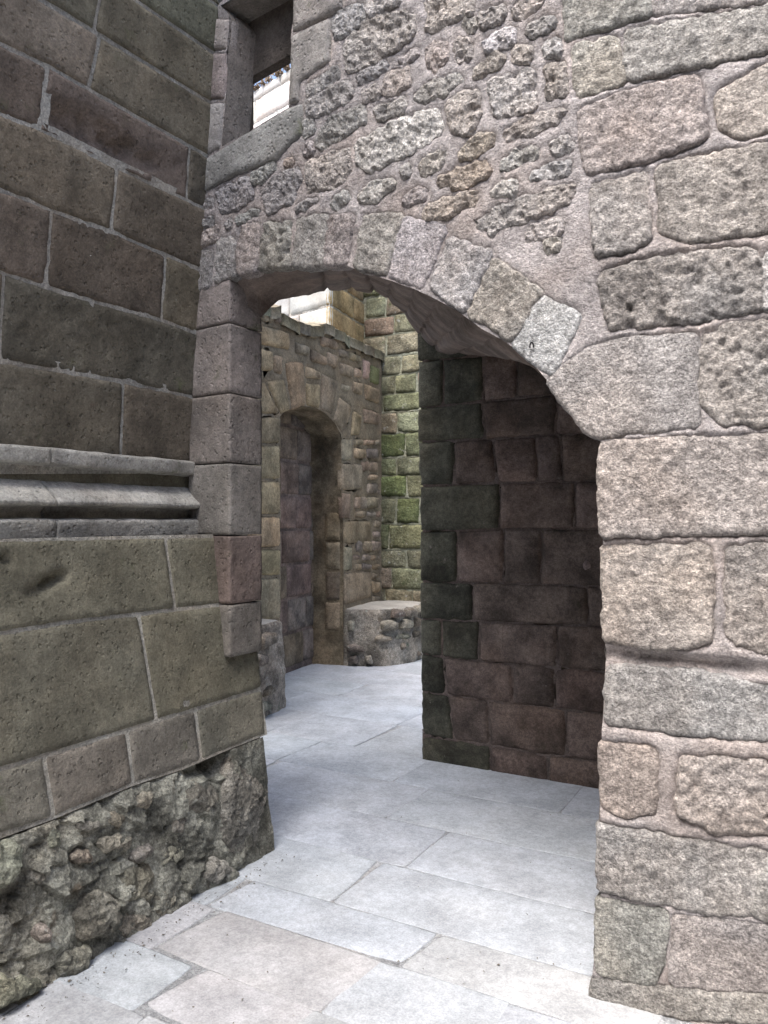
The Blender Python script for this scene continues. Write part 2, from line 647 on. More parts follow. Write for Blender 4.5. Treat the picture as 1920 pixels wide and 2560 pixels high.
Z1 = zt(0, 0, 640 / 1646)
Z2 = zt(400, 0, 760 / 1659)
Z3 = zt(1100, 0, 820 / 1659)
Z4 = zt(0, 800, 700 / 1659)
Z5 = zt(0, 1600, 760 / 1659)
Z6 = zt(600, 660, 560 / 1659)
Z7 = zt(600, 1200, 560 / 1659)
Z8 = zt(1000, 760, 560 / 999)
Z9 = zt(1360, 760, 560 / 1318)
Z10 = zt(1360, 1600, 560 / 1290)
Z12 = zt(480, 480, 680 / 1659)
Z13 = zt(960, 500, 600 / 1659)
Z14 = zt(700, 0, 800 / 1659)

# ------------------------------------------------------------------ plan of the place
# the arch wall swells gently in plan: integrate its run from the heading of its courses
def heading(px):
    k = min(1, max(0, (px - 1250) / 300))
    k = k * k * (3 - 2 * k)
    k2 = min(1, max(0, (px - 1900) / 900))
    return R(53 + 11 * k + 10 * k2)

PXS = np.arange(420, 4600, 10)
lnD = np.zeros(len(PXS))
for i in range(1, len(PXS)):
    pm = (PXS[i] + PXS[i - 1]) / 2
    lnD[i] = lnD[i - 1] - (10 / F_PX) / ((pm - CX) / F_PX + math.tan(heading(pm)))
D = np.exp(lnD)
D *= 2.52 / np.interp(1477, PXS, D)
FWP = [ray(p, 0)[:2] * d for p, d in zip(PXS, D)]
FW = Curve(FWP)                                    # arch wall

def fw3(px, py, h=0.):
    return FW.to3(np.array([FW.px(px, py)]), np.array([h]))[0]

c_top, c_mid = fw3(545, 0), fw3(474, 1100)
lean = (c_top[0] - c_mid[0]) / (c_top[2] - c_mid[2])
n = np.array([1, 0, -lean]); n /= np.linalg.norm(n)
e2 = np.array([lean, 0, 1]); e2 /= np.linalg.norm(e2)
LU = Plane((c_mid[0] - lean * c_mid[2], 0, 0), (0, 1, 0), e2, n)      # left wall above the string course
bat = -.13
n = np.array([1, 0, -bat]); n /= np.linalg.norm(n)
e2 = np.array([bat, 0, 1]); e2 /= np.linalg.norm(e2)
LP = Plane((-2.245, 0, 0), (0, 1, 0), e2, n)                          # battered plinth below it
DW = Plane((0, 4.47, 0), (1, 0, 0), (0, 0, 1), (0, -1, 0))            # back wall of the vaulted passage
cdir = np.array([-.163, .987, 0]); cdir /= np.linalg.norm(cdir)
cn = np.array([cdir[1], -cdir[0], 0])
CORN = np.array([-4.65, 8.04, 0])
CW = Plane(CORN, cdir, (0, 0, 1), cn)                                 # courtyard wall with the small doorway
GW = Plane((0, 8.04, 0), (1, 0, 0), (0, 0, 1), (0, -1, 0))            # mossy wall closing the courtyard
PW = Plane(CORN - cn * .25, cdir, (0, 0, 1), cn)                      # ochre pier above the courtyard wall
# ------------------------------------------------------------------ floor
floor = bpy.data.objects.new('floor', None)
col.objects.link(floor)
floor['kind'] = 'structure'
Vf = [(-14, -8, -.0035), (8, -8, -.0035), (8, 16, -.0035), (-14, 16, -.0035)]
bed = add('bedding', Vf, None, [(0, 1, 2, 3)], M['mortar'], floor, (.40, .41, .425))
FL = Plane((0, 0, 0), (1, 0, 0), (0, 1, 0), (0, 0, 1))
rnd = random.Random(11)

def slab(poly, color, z=0., amp=.0012, name='paving_slab', gap=.0006):
    ol = outline(poly, .05, .003, gap, .018)
    lo, hi = ol.min(0), ol.max(0)
    inner = offset(ol, .006)
    A, Bv = np.meshgrid(np.arange(lo[0], hi[0], .07), np.arange(lo[1], hi[1], .07))
    G = np.stack([A.ravel(), Bv.ravel()], 1)
    G = G[in_poly(G, ol)]
    if len(G):
        G = G[seg_dist(G, ol) > .03]
    pts = np.vstack([ol, inner, G])
    nn = len(ol)
    vv, ee, ff, ov, oe, of = delaunay_2d_cdt([Vector(p) for p in pts], [(i, (i + 1) % nn) for i in range(nn)], [], 0, 1e-6)
    V2 = np.array([(v.x, v.y) for v in vv])
    T = np.array([f for f in ff if len(f) == 3])
    T = T[in_poly(V2[T].mean(1), ol)]
    e = seg_dist(V2, ol)
    P3 = np.hstack([V2, np.zeros((len(V2), 1))])
    tx, ty = rnd.uniform(-.001, .001), rnd.uniform(-.001, .001)
    cc = V2.mean(0)
    h = z + np.where(e < .004, -.0012, 0) + amp * fbm(P3 * 6, 3) + (V2 - cc) @ np.array([tx, ty])
    inv = {}
    for oi_, src in enumerate(ov):
        for s_ in src:
            inv[s_] = oi_
    loop = [inv[i] for i in range(nn)]
    V = np.hstack([V2, h[:, None]])
    Bk = np.hstack([V2[loop], np.full((nn, 1), -.05)])
    Q = [(loop[i], len(V) + i, len(V) + (i + 1) % nn, loop[(i + 1) % nn]) for i in range(nn)]
    return add(name, np.vstack([V, Bk]), T, Q, M['slab'], floor, color)

BLUE, SAND, ROSE = (.405, .428, .462), (.40, .408, .422), (.395, .394, .404)
rows = [2.62, 3.04, 3.50, 4.00, 4.50, 5.12, 5.72, 6.25, 6.9, 7.4, 8.2]
for j in range(len(rows) - 1):
    x = -5.6 + rnd.uniform(-.6, .2)
    while x < 1.4:
        w = rnd.uniform(.62, 1.25)
        y0a, y1a = rows[j], rows[j + 1]
        sk = rnd.uniform(-.03, .03)
        if x + w > -4.9:
            slab([(x, y0a), (x + w, y0a), (x + w + sk, y1a), (x + sk, y1a)], vary(BLUE, .03, rnd))
        x += w
# in front of the threshold: smaller worn setts and slabs of several stones
rows = [2.62, 2.36, 2.02, 1.74, 1.38, .98, .5, 0., -.6, -1.2, -1.9, -2.6]
for j in range(len(rows) - 1):
    x = -2.75 + rnd.uniform(-.3, 0)
    while x < 2.2:
        w = rnd.uniform(.36, .95)
        if x > -.6 and rows[j + 1] > 2.3:
            x += w
            continue
        sk, s2, s3 = [rnd.uniform(-.045, .045) for _ in range(3)]
        c = rnd.choice([SAND, SAND, BLUE, BLUE, ROSE])
        slab([(x, rows[j + 1] + s2), (x + w, rows[j + 1] + s3 * .6), (x + w + sk, rows[j] - .0), (x + sk, rows[j] + s2 * .3)], vary(c, .04, rnd), amp=.002, gap=.0013)
        x += w

grnd = random.Random(77)
V, T = [], []
for k in range(420):
    if k < 260:            # grit gathers along the foot of the left wall and in the doorway
        y = grnd.uniform(1.2, 2.9); x = -2.20 + abs(grnd.gauss(0, .07))
    else:
        x, y = grnd.uniform(-2.1, .2), grnd.uniform(1.4, 4.3)
    r = grnd.uniform(.0025, .007)
    c = np.array([x, y, .002])
    q = [c + np.array([grnd.uniform(-1, 1), grnd.uniform(-1, 1), grnd.uniform(0, .8)]) * r for _ in range(4)]
    i0 = len(V)
    V += q
    T += [(i0, i0 + 1, i0 + 2), (i0, i0 + 2, i0 + 3), (i0, i0 + 3, i0 + 1), (i0 + 1, i0 + 3, i0 + 2)]
grit = add('grit', V, T, None, M['mortar'], None, (.20, .18, .15), smooth=False)
grit['kind'] = 'stuff'
grit['label'] = 'fine grit scattered on the paving along the wall foot'
grit['category'] = 'grit'

# ------------------------------------------------------------------ left wall
left = empty('left_wall', (-2.5, 1.5, 0), 'dark olive ashlar wall with a moulded string course and broken rubble foot', 'wall')
ols = []
lines = [
    [(0, -560), (545, -110)], [(0, -385), (540, 12)],
    [(0, -236), (338, 0), (523, 126)], [(0, -58), (152, 29), (513, 249)], [(0, 111), (128, 171), (334, 288), (501, 381)],
    [(0, 286), (107, 328), (295, 420), (484, 509)], [(0, 474), (127, 525), (278, 580), (484, 667)], [(0, 680), (113, 719), (404, 801), (478, 828)],
    [(0, 903), (300, 952), (477, 992)], [(0, 1127), (477, 1163)]]
END = 545
perps = [
    [(-2300, -2300), (-900, -900), (-120, -140), (350, 330), (END + 10, END + 10)],
    [(-2200, -2200), (-1000, -1000), (-330, -330), (120, 100), (END + 10, END)],
    [(-2300, -2300), (-1100, -1100), (-420, -420), (-60, -80), (258, 233), (END, END)],
    [(-2100, -2100), (-900, -900), (-250, -260), (249, 220), (END, END)],
    [(-2300, -2300), (-1000, -1000), (-330, -330), (118, 98), (472, 465), (END, END)],
    [(-2200, -2200), (-1100, -1100), (-400, -400), (-60, -70), (293, 276), (END, END)],
    [(-2300, -2300), (-900, -900), (-300, -300), (128, 113), (414, 402), (END - 20, END - 20)],
    [(-2200, -2200), (-1000, -1000), (-420, -420), (8, -4), (END - 20, END - 20)],
    [(-2300, -2300), (-900, -900), (-280, -280), (308, 300), (END - 20, END - 20)]]
lrnd = random.Random(5)
for i, ab in course_stones(LU, lines, perps):
    c = C['olive'] if i < 4 else C['brown']
    k = 'ashlar' if i in (0, 1, 2, 3) else 'worn'
    er = []
    if i == 4:
        cx = LU.px(230, 320)
        if in_poly(np.array([cx]), ab)[0]:
            for (x, y, rx, ry, dp) in ((175, 300, .16, .07, .022), (230, 338, .20, .06, .030), (310, 388, .18, .05, .024), (410, 430, .12, .08, .012)):
                q = LU.px(x, y)
                er.append((q[0], q[1], rx, ry, dp, .12))
    if i == 7:
        q = LU.px(330, 880)
        er.append((q[0], q[1], .5, .12, .008, 0))
    o, ol = build_stone(LU, ab, k, M['ashlar'], left, vary(c, .13, lrnd), erosion=er)
    if er:
        ols.append(offset(ol, .03))
# mortar patch bridging the wide joint
b0 = LU.px(-2600, 1163)
outer = [(-.25, b0[1] - .03), (2.84, LU.px(478, 1165)[1] - .03), (2.80, 7.2), (-.25, 7.2)]
build_mortar(LU, outer, ols, [], M['mortar'], left, (.42, .41, .375), sp=.06, joint='plain', base=.0012, amp=.0012, far=(.9, 3.2, 1, 4.4))

# string course: one moulded profile, two stones in view and one beyond
ends = LU.px(478, 1200)[0]
zH = c_mid[2] - (1163 - 1100) / F_PX * 3.6
prof = [(-.02, 1.776), (.044, 1.766), (.050, 1.758), (.051, 1.713), (.046, 1.706), (.012, 1.704), (-.030, 1.698), (-.044, 1.676), (-.032, 1.656), (.000, 1.646),
        (.052, 1.610), (.100, 1.577), (.107, 1.567), (.104, 1.556), (.090, 1.551), (.030, 1.549), (.012, 1.530), (.018, 1.508), (.090, 1.503),
        (.102, 1.498), (.106, 1.490), (.107, 1.450), (.107, 1.436)]
def sc_joint(x):
    return LU.px(x, 1240)[0]
prof = prof[:-1] + [(.107, 1.428), (.07, 1.424)]
tight = [prof[0]]
for p, q, r in zip(prof[:-2], prof[1:-1], prof[2:]):
    for w, t in ((p, .0018), (r, .0018)):
        L_ = math.hypot(w[0] - q[0], w[1] - q[1])
        tight.append((q[0] + (w[0] - q[0]) * t / L_, q[1] + (w[1] - q[1]) * t / L_))
prof = tight + [prof[-1]]
sc = []
for a, b in zip(prof[:-1], prof[1:]):
    nn = max(1, int(np.hypot(b[0] - a[0], b[1] - a[1]) / .009))
    for k in range(nn):
        sc.append((a[0] + (b[0] - a[0]) * k / nn, a[1] + (b[1] - a[1]) * k / nn))
sc.append(prof[-1])
sc = np.array(sc)
for y0, y1 in ((sc_joint(103), ends + .12), (sc_joint(-900), sc_joint(100) - .002), (-.3, sc_joint(-900) - .006)):
    ys = np.arange(y0, y1 + .012, .014 if y1 > 1.8 else .03)
    ys[-1] = y1
    Y, K = np.meshgrid(ys, np.arange(len(sc)), indexing='ij')
    offs, zz = sc[K.ravel(), 0], sc[K.ravel(), 1]
    X = LU.p0[0] + lean * zz + offs
    V = np.stack([X, Y.ravel(), zz], 1)
    nzv = .0035 * fbm(V * 25, 3) + .004 * np.clip(fbm(V * 9 + 3, 2) - .15, 0, 1)
    V[:, 0] -= np.abs(nzv) * 1.3
    V[:, 2] += .003 * vnoise(V * 14)
    m = len(sc)
    Q = [(i * m + j, i * m + j + 1, (i + 1) * m + j + 1, (i + 1) * m + j) for i in range(len(ys) - 1) for j in range(m - 1)]
    # end faces
    nV = len(V)
    back0 = np.stack([np.full(m, LU.p0[0] - .03), np.full(m, ys[0]), sc[:, 1]], 1)
    back1 = np.stack([np.full(m, LU.p0[0] - .03), np.full(m, ys[-1]), sc[:, 1]], 1)
    V = np.vstack([V, back0, back1])
    last = (len(ys) - 1) * m
    Q += [(j, nV + j, nV + j + 1, j + 1) for j in range(m - 1)]
    Q += [(last + j, last + j + 1, nV + m + j + 1, nV + m + j) for j in range(m - 1)]
    add('string_course', V, None, np.array(Q)[:, ::-1], M['ashlar'], left, vary((.37, .362, .325), .05, lrnd))
mj = sc_joint(101.5)
# plinth courses
ols = []
plines = [
    [(0, 1349), (535, 1340)], [(0, 1583), (169, 1555), (531, 1514)], [(0, 1923), (655, 1721)],
    [(0, 2086), (137, 2044), (330, 1962), (458, 1921), (582, 1868), (668, 1835)]]
pperps = [
    [(-2200, -2200), (-900, -900), (-330, -330), (411, 437), (560, 560)],
    [(-2000, -2000), (-1000, -1000), (-200, -190), (345, 391), (632, 655)],
    [(-2200, -2200), (-900, -900), (-350, -350), (108, 134), (316, 333), (487, 503), (656, 664)]]
for i, ab in course_stones(LP, plines, pperps):
    er = []
    if i == 0:
        q = LP.px(112, 1455)
        if in_poly(np.array([q]), ab)[0]:
            for x, y, rx, ry, dp in ((135, 1448, .055, .022, .05), (100, 1468, .06, .03, .03), (15, 1400, .02, .02, .03)):
                q = LP.px(x, y)
                er.append((q[0], q[1], rx, ry, dp, .35))
    if i == 1:
        q = LP.px(465, 1760)
        er.append((q[0], q[1], .015, .012, .02, 0))
    o, ol = build_stone(LP, ab, 'ashlar', M['ashlar'], left, vary(C['olive'] if i < 2 else (.195, .182, .15), .06, lrnd), erosion=er)
    if er and i == 0:
        ols.append(offset(ol, .03))
yend = 2.885
outer = [(-.25, LP.px(-2500, 1340)[1]), (yend, LP.px(540, 1338)[1]), (yend, -.06), (-.25, -.06)]
cap = LP.px(0, 1347)[1]
outer = [(-.25, cap), (yend, cap), (yend, -.06), (-.25, -.06)]
cav = [(q[0], q[1], rx, ry, dp) for q, rx, ry, dp in ((LP.px(545, 1905), .07, .06, .10), (LP.px(500, 1925), .08, .05, .07),)]
# broken rubble foot: heaving core with stones bedded in it
chunks = [
    ([(1265, 600), (1300, 540), (1460, 480), (1470, 700), (1485, 1130), (1310, 1250), (1200, 1110), (1195, 900), (1230, 720)], (.31, .285, .25), .02),
    ([(570, 940), (700, 930), (680, 1010), (570, 1030)], (.27, .20, .13), None),
    ([(520, 1080), (720, 1050), (700, 1160), (530, 1160)], (.22, .20, .17), None),
    ([(740, 850), (830, 810), (820, 920), (730, 920)], (.20, .19, .15), None),
    ([(380, 980), (540, 980), (540, 1040), (420, 1040)], (.21, .20, .17), None),
    ([(430, 1370), (560, 1360), (640, 1440), (600, 1600), (480, 1640), (380, 1640)], (.17, .145, .11), .05),
    ([(160, 1530), (220, 1530), (270, 1620), (230, 1690), (160, 1640)], (.33, .25, .22), .05),
    ([(-120, 1060), (100, 1100), (90, 1300), (-100, 1380)], (.18, .20, .14), .05),
    ([(640, 1250), (830, 1200), (840, 1400), (680, 1450)], (.17, .15, .12), None),
    ([(860, 1140), (1000, 1100), (1000, 1200), (870, 1230)], (.22, .21, .17), None),
    ([(1130, 1160), (1290, 1250), (1150, 1350), (1090, 1300)], (.23, .23, .20), .03),
    ([(240, 1050), (330, 1020), (340, 1120), (250, 1160)], (.20, .23, .17), None),
    ([(260, 1270), (420, 1260), (430, 1380), (290, 1400)], (.24, .23, .20), None),
    ([(-60, 1480), (90, 1530), (110, 1700), (-60, 1720)], (.16, .15, .12), None),
    ([(240, 1720), (480, 1650), (460, 1800), (300, 1850)], (.21, .20, .16), .05),
    ([(-80, 1800), (200, 1850), (180, 1930), (-80, 2020)], (.18, .20, .14), .06),
    ([(850, 1350), (960, 1330), (940, 1470), (840, 1560)], (.18, .165, .13), None),
    ([(1020, 760), (1180, 800), (1180, 950), (1000, 930)], (.20, .18, .15), None),
    ([(390, 1150), (500, 1130), (500, 1230), (400, 1230)], (.15, .12, .09), None),
    ([(130, 1180), (220, 1160), (230, 1330), (140, 1340)], (.24, .225, .20), None),
    ([(640, 1480), (800, 1480), (820, 1590), (660, 1680)], (.16, .15, .115), None),
    ([(-400, 1250), (-150, 1200), (-140, 1500), (-380, 1560)], (.19, .18, .14), .05),
    ([(-900, 1500), (-500, 1350), (-450, 1700), (-850, 1900)], (.19, .18, .15), .05),
    ([(700, 1160), (820, 1100), (840, 1190), (720, 1230)], (.24, .23, .20), None),
    ([(930, 960), (1010, 950), (1010, 1060), (930, 1080)], (.17, .15, .12), None)]
cols = []
for poly, c, pr in chunks:
    ab = np.array([LP.px(*q) for q in Z5(poly)])
    c = tuple(.35 * v + .65 * w for v, w in zip(c, (.245, .238, .205)))
    o, ol = build_stone(LP, ab, 'chunk', M['core'], left, vary(c, .08, lrnd), proud=pr, name='rubble_stone', base_h=.012)
    cols.append(ol)
# core sheet
low = [(0, 2100), (137, 2050), (330, 1968), (458, 1926), (582, 1872), (668, 1838)]
top = [(-2600, 2100 + 2600 * .32)] + low
cpts = [LP.px(*q) for q in top[1:]]
cpoly = [(-.25, cpts[0][1])] + [tuple(q) for q in cpts] + [(yend + .02, cpts[-1][1]), (yend + .02, -.06), (-.25, -.06)]
cpoly = np.array(cpoly, float)
sp = .0125
A, Bv = np.meshgrid(np.arange(.8, yend, sp), np.arange(-.05, .9, sp))
G = np.stack([A.ravel(), Bv.ravel()], 1)
build_mortar(LP, [(-.25, cap), (yend, cap)] + [tuple(q + np.array([0, .004])) for q in cpts[::-1]] + [(-.25, cpts[0][1] + .004)], ols, [], M['mortar'], left, (.43, .415, .37), sp=.06, joint='plain', base=.0012, amp=.0012, far=(.9, 3, 0, 2))
bo = resample(cpoly[::-1], .02)
if area2(bo) < 0:
    bo = bo[::-1]
G = G[in_poly(G, bo)]
vv, ee, ff, ov, oe, of = delaunay_2d_cdt([Vector(p) for p in np.vstack([bo, G])], [(i, (i + 1) % len(bo)) for i in range(len(bo))], [], 0, 1e-5)
V2 = np.array([(v.x, v.y) for v in vv])
T = np.array([f for f in ff if len(f) == 3])
T = T[in_poly(V2[T].mean(1), bo)]
P3 = LP.to3(V2, np.zeros(len(V2)))
e = seg_dist(V2, resample(np.array(cpts), .05, False), False)
crs = np.random.RandomState(12)
seeds = np.stack([crs.uniform(.7, 3.0, 300), crs.uniform(-.1, .95, 300)], 1)
tl = crs.normal(0, .17, (300, 2)); tl[:, 1] -= .07
hs = crs.uniform(-.008, .009, 300)
Wp = V2 + .02 * np.stack([vnoise(P3 * 14), vnoise(P3 * 14 + 30)], 1)
dd_ = np.sqrt(((Wp[:, None, 0] - seeds[None, :, 0]) / 1.35) ** 2 + (Wp[:, None, 1] - seeds[None, :, 1]) ** 2)
i1 = dd_.argmin(1)
d1 = dd_[np.arange(len(V2)), i1]
dd_[np.arange(len(V2)), i1] = 9
d2 = dd_.min(1)
hh = .010 + hs[i1] + ((V2 - seeds[i1]) * tl[i1]).sum(1) - .007 * np.exp(-(d2 - d1) / .005)
hh += .022 * fbm(P3 * 4 + 2, 2, .5) + .006 * fbm(P3 * 20, 2) + .010 * fbm(P3 * 55, 2) - .012 * np.exp(-e / .03)
hh *= np.clip((yend + .01 - V2[:, 0]) / .25, .25, 1)
for q, rx, ry, dp in ((LP.px(545, 1905), .075, .07, .13), (LP.px(495, 1925), .07, .04, .07), (LP.px(200, 2140), .05, .04, .05)):
    r = np.sqrt(((V2[:, 0] - q[0]) / rx) ** 2 + ((V2[:, 1] - q[1]) / ry) ** 2)
    hh -= dp * np.clip(1.25 - r, 0, 1)
add('rubble_core', LP.to3(V2, hh), T, None, M['core'], left, (.245, .245, .21), smooth=False)
# hidden body of the wall, closing it at the back and on top
def block(name, x0, x1, y0, y1, z0, z1, mat, parent, color):
    V = [(x, y, z) for x in (x0, x1) for y in (y0, y1) for z in (z0, z1)]
    Q = [(0, 1, 3, 2), (4, 6, 7, 5), (0, 4, 5, 1), (2, 3, 7, 6), (0, 2, 6, 4), (1, 5, 7, 3)]
    return add(name, V, None, Q, mat, parent, color, smooth=False)
block('wall_body', -4.0, -2.62, -4.2, 2.86, -.05, 6.9, M['ashlar'], left, C['olive'])

# ------------------------------------------------------------------ arch wall
arch = empty('arch_wall', (-1.4, 2.6, 0), 'rough granite wall with a segmental arched doorway and a small window', 'wall')
def part_empty(name, loc, parent):
    o = bpy.data.objects.new(name, None)
    o.location = np.array(loc) - np.array(parent.location)
    o.empty_display_size = .1
    o.parent = parent
    col.objects.link(o)
    return o
door_arch = part_empty('doorway_arch', fw3(1000, 700), arch)
window = part_empty('window', fw3(640, 330), arch)
fols = []
arnd = random.Random(21)

def fstone(pts, kind='rough', c='grey', name='stone', mat='rough', **kw):
    own = door_arch if name == 'voussoir' else window if mat == 'ashlar' else arch
    ab = np.array([FW.px(*q) for q in pts])
    o, ol = build_stone(FW, ab, kind, M[mat], own, vary(tuple(.93 * (.8 * v + .2 * w) for v, w in zip(C[c] if isinstance(c, str) else c, (.48, .43, .415))) if mat == 'rough' else c, .06, arnd), name=name, **kw)
    fols.append(ol)
    return o

# voussoirs
for T_, poly, kind, c in (
        (Z12, [(42, 375), (118, 368), (112, 575), (38, 590)], 'rough', 'dark'),
        (Z12, [(165, 300), (255, 288), (250, 505), (150, 545)], 'rough', 'grey'),
        (Z12, [(300, 215), (408, 205), (385, 470), (283, 500)], 'rough', 'warm'),
        (Z12, [(450, 200), (600, 192), (592, 440), (412, 462)], 'pitted', (.38, .36, .33)),
        (Z12, [(660, 170), (832, 148), (805, 440), (618, 445)], 'rough', 'warm'),
        (Z12, [(845, 160), (985, 148), (935, 435), (818, 445)], 'rough', 'warm'),
        (Z12, [(1055, 150), (1270, 148), (1190, 492), (1005, 455)], 'rough', 'warm'),
        (Z12, [(1300, 165), (1545, 215), (1405, 575), (1205, 512)], 'fine', 'white'),
        (Z13, [(450, 275), (745, 365), (560, 755), (340, 605)], 'rough', 'white'),
        (Z13, [(775, 430), (1085, 640), (880, 965), (595, 780)], 'rough', 'warm'),
        (Z13, [(1100, 680), (1350, 800), (1165, 1210), (890, 1000)], 'fine', 'white'),
        (Z9, [(22, 455), (230, 285), (530, 208), (885, 195), (900, 705), (320, 770), (240, 735)], 'fine', (.42, .405, .39))):
    fstone(T_(poly), kind, c, name='voussoir')

# coursed blocks right of the arch
RS = [
    (Z3, [(640, -90), (1055, -200), (1065, 62), (645, 195)], 'rough', 'green'),
    (Z3, [(1085, -200), (2300, -420), (2300, -90), (1659, 0), (1085, 55)], 'rough', 'grey'),
    (Z3, [(680, 240), (885, 203), (928, 408), (820, 450), (700, 482)], 'rough', 'buff'),
    (Z3, [(940, 170), (1659, 42), (2300, -50), (2300, 120), (1659, 245), (1000, 392), (955, 385)], 'rough', 'buff'),
    (Z3, [(710, 565), (900, 490), (1290, 393), (1333, 695), (1080, 792), (760, 872), (718, 720)], 'rough', 'pink'),
    (Z3, [(1405, 480), (1659, 330), (2300, 200), (2300, 520), (1659, 655), (1540, 690), (1420, 640)], 'fine', 'buff'),
    (Z3, [(770, 952), (1030, 878), (1055, 1205), (960, 1252), (800, 1282)], 'rough', 'buff'),
    (Z3, [(1110, 852), (1659, 738), (2300, 600), (2300, 1060), (1659, 1155), (1300, 1212), (1120, 1172)], 'rough', 'buff'),
    (Z3, [(815, 1392), (1200, 1292), (1560, 1268), (1620, 1330), (1622, 1562), (1300, 1612), (860, 1652)], 'pitted', 'dark'),
    (Z3, [(1645, 1300), (2300, 1210), (2300, 1490), (1648, 1560)], 'rough', 'grey'),
    (Z9, [(930, 190), (1100, 122), (1318, 108), (2100, 30), (2100, 640), (1318, 692), (1060, 690), (950, 600)], 'pitted', 'grey'),
    (Z9, [(335, 842), (420, 818), (900, 800), (1318, 788), (1600, 775), (1600, 1322), (1318, 1332), (345, 1352)], 'rough', 'warm'),
    (Z9, [(1640, 770), (2300, 740), (2300, 1310), (1640, 1320)], 'rough', 'pink'),
    (Z9, [(352, 1438), (960, 1438), (985, 1600), (962, 1980), (700, 2030), (365, 1965)], 'rough', 'pink'),
    (Z9, [(1090, 1452), (1318, 1420), (1900, 1400), (1900, 2060), (1318, 2045), (1190, 2012), (1090, 1950)], 'rough', 'warm'),
    (Z10, [(372, 165), (900, 200), (1290, 285), (1900, 340), (1900, 610), (1290, 562), (720, 522), (368, 475)], 'fine', 'grey'),
    (Z10, [(332, 600), (640, 640), (630, 985), (480, 1012), (340, 955)], 'fine', 'rust'),
    (Z10, [(800, 682), (1290, 720), (1800, 760), (1800, 1160), (1290, 1105), (1000, 1102), (770, 985)], 'pitted', 'buff'),
    (Z10, [(328, 1075), (700, 1152), (1290, 1242), (1290, 1420), (1180, 1562), (900, 1562), (720, 1502), (328, 1432)], 'rough', 'grey'),
    (Z10, [(1310, 1255), (1900, 1350), (1900, 1690), (1290, 1602), (1205, 1572)], 'rough', 'grey'),
    (Z10, [(308, 1505), (700, 1572), (670, 1862), (620, 1972), (318, 1922)], 'fine', 'green'),
    (Z10, [(760, 1602), (1290, 1662), (1900, 1760), (1900, 2090), (1290, 2022), (740, 1982)], 'fine', 'green'),
    (Z10, [(296, 1962), (620, 2012), (1290, 2062), (1900, 2110), (1900, 2280), (1290, 2200), (800, 2170), (272, 2065)], 'fine', 'green')]
for T_, poly, kind, c in RS:
    fstone(T_(poly), kind, c)

# courses carrying on above, out of the photograph
zc = 3.98
while zc < 5.4:
    hc = arnd.uniform(.2, .28)
    a = FW.pz(770, 0)[0] + arnd.uniform(-.2, 0)
    while a < FW.pz(2300, 0)[0]:
        w = arnd.uniform(.3, .65)
        ab = np.array([(a + .03, zc + .03), (a + w - .03, zc + .03), (a + w - .03, zc + hc - .02), (a + .03, zc + hc - .02)])
        g_ = np.array([(x, y) for x in np.linspace(ab[0, 0], ab[1, 0], 12) for y in np.linspace(ab[0, 1], ab[2, 1], 6)])
        if not any((g_[:, 0].max() > ol[:, 0].min() - .02) and (g_[:, 0].min() < ol[:, 0].max() + .02) and (in_poly(g_, ol).any() or seg_dist(g_, ol).min() < .04) for ol in fols):
            o, ol = build_stone(FW, ab, 'rough', M['rough'], arch, vary(C[arnd.choice(['grey', 'warm', 'buff'])], .06, arnd))
            fols.append(ol)
        a += w
    zc += hc

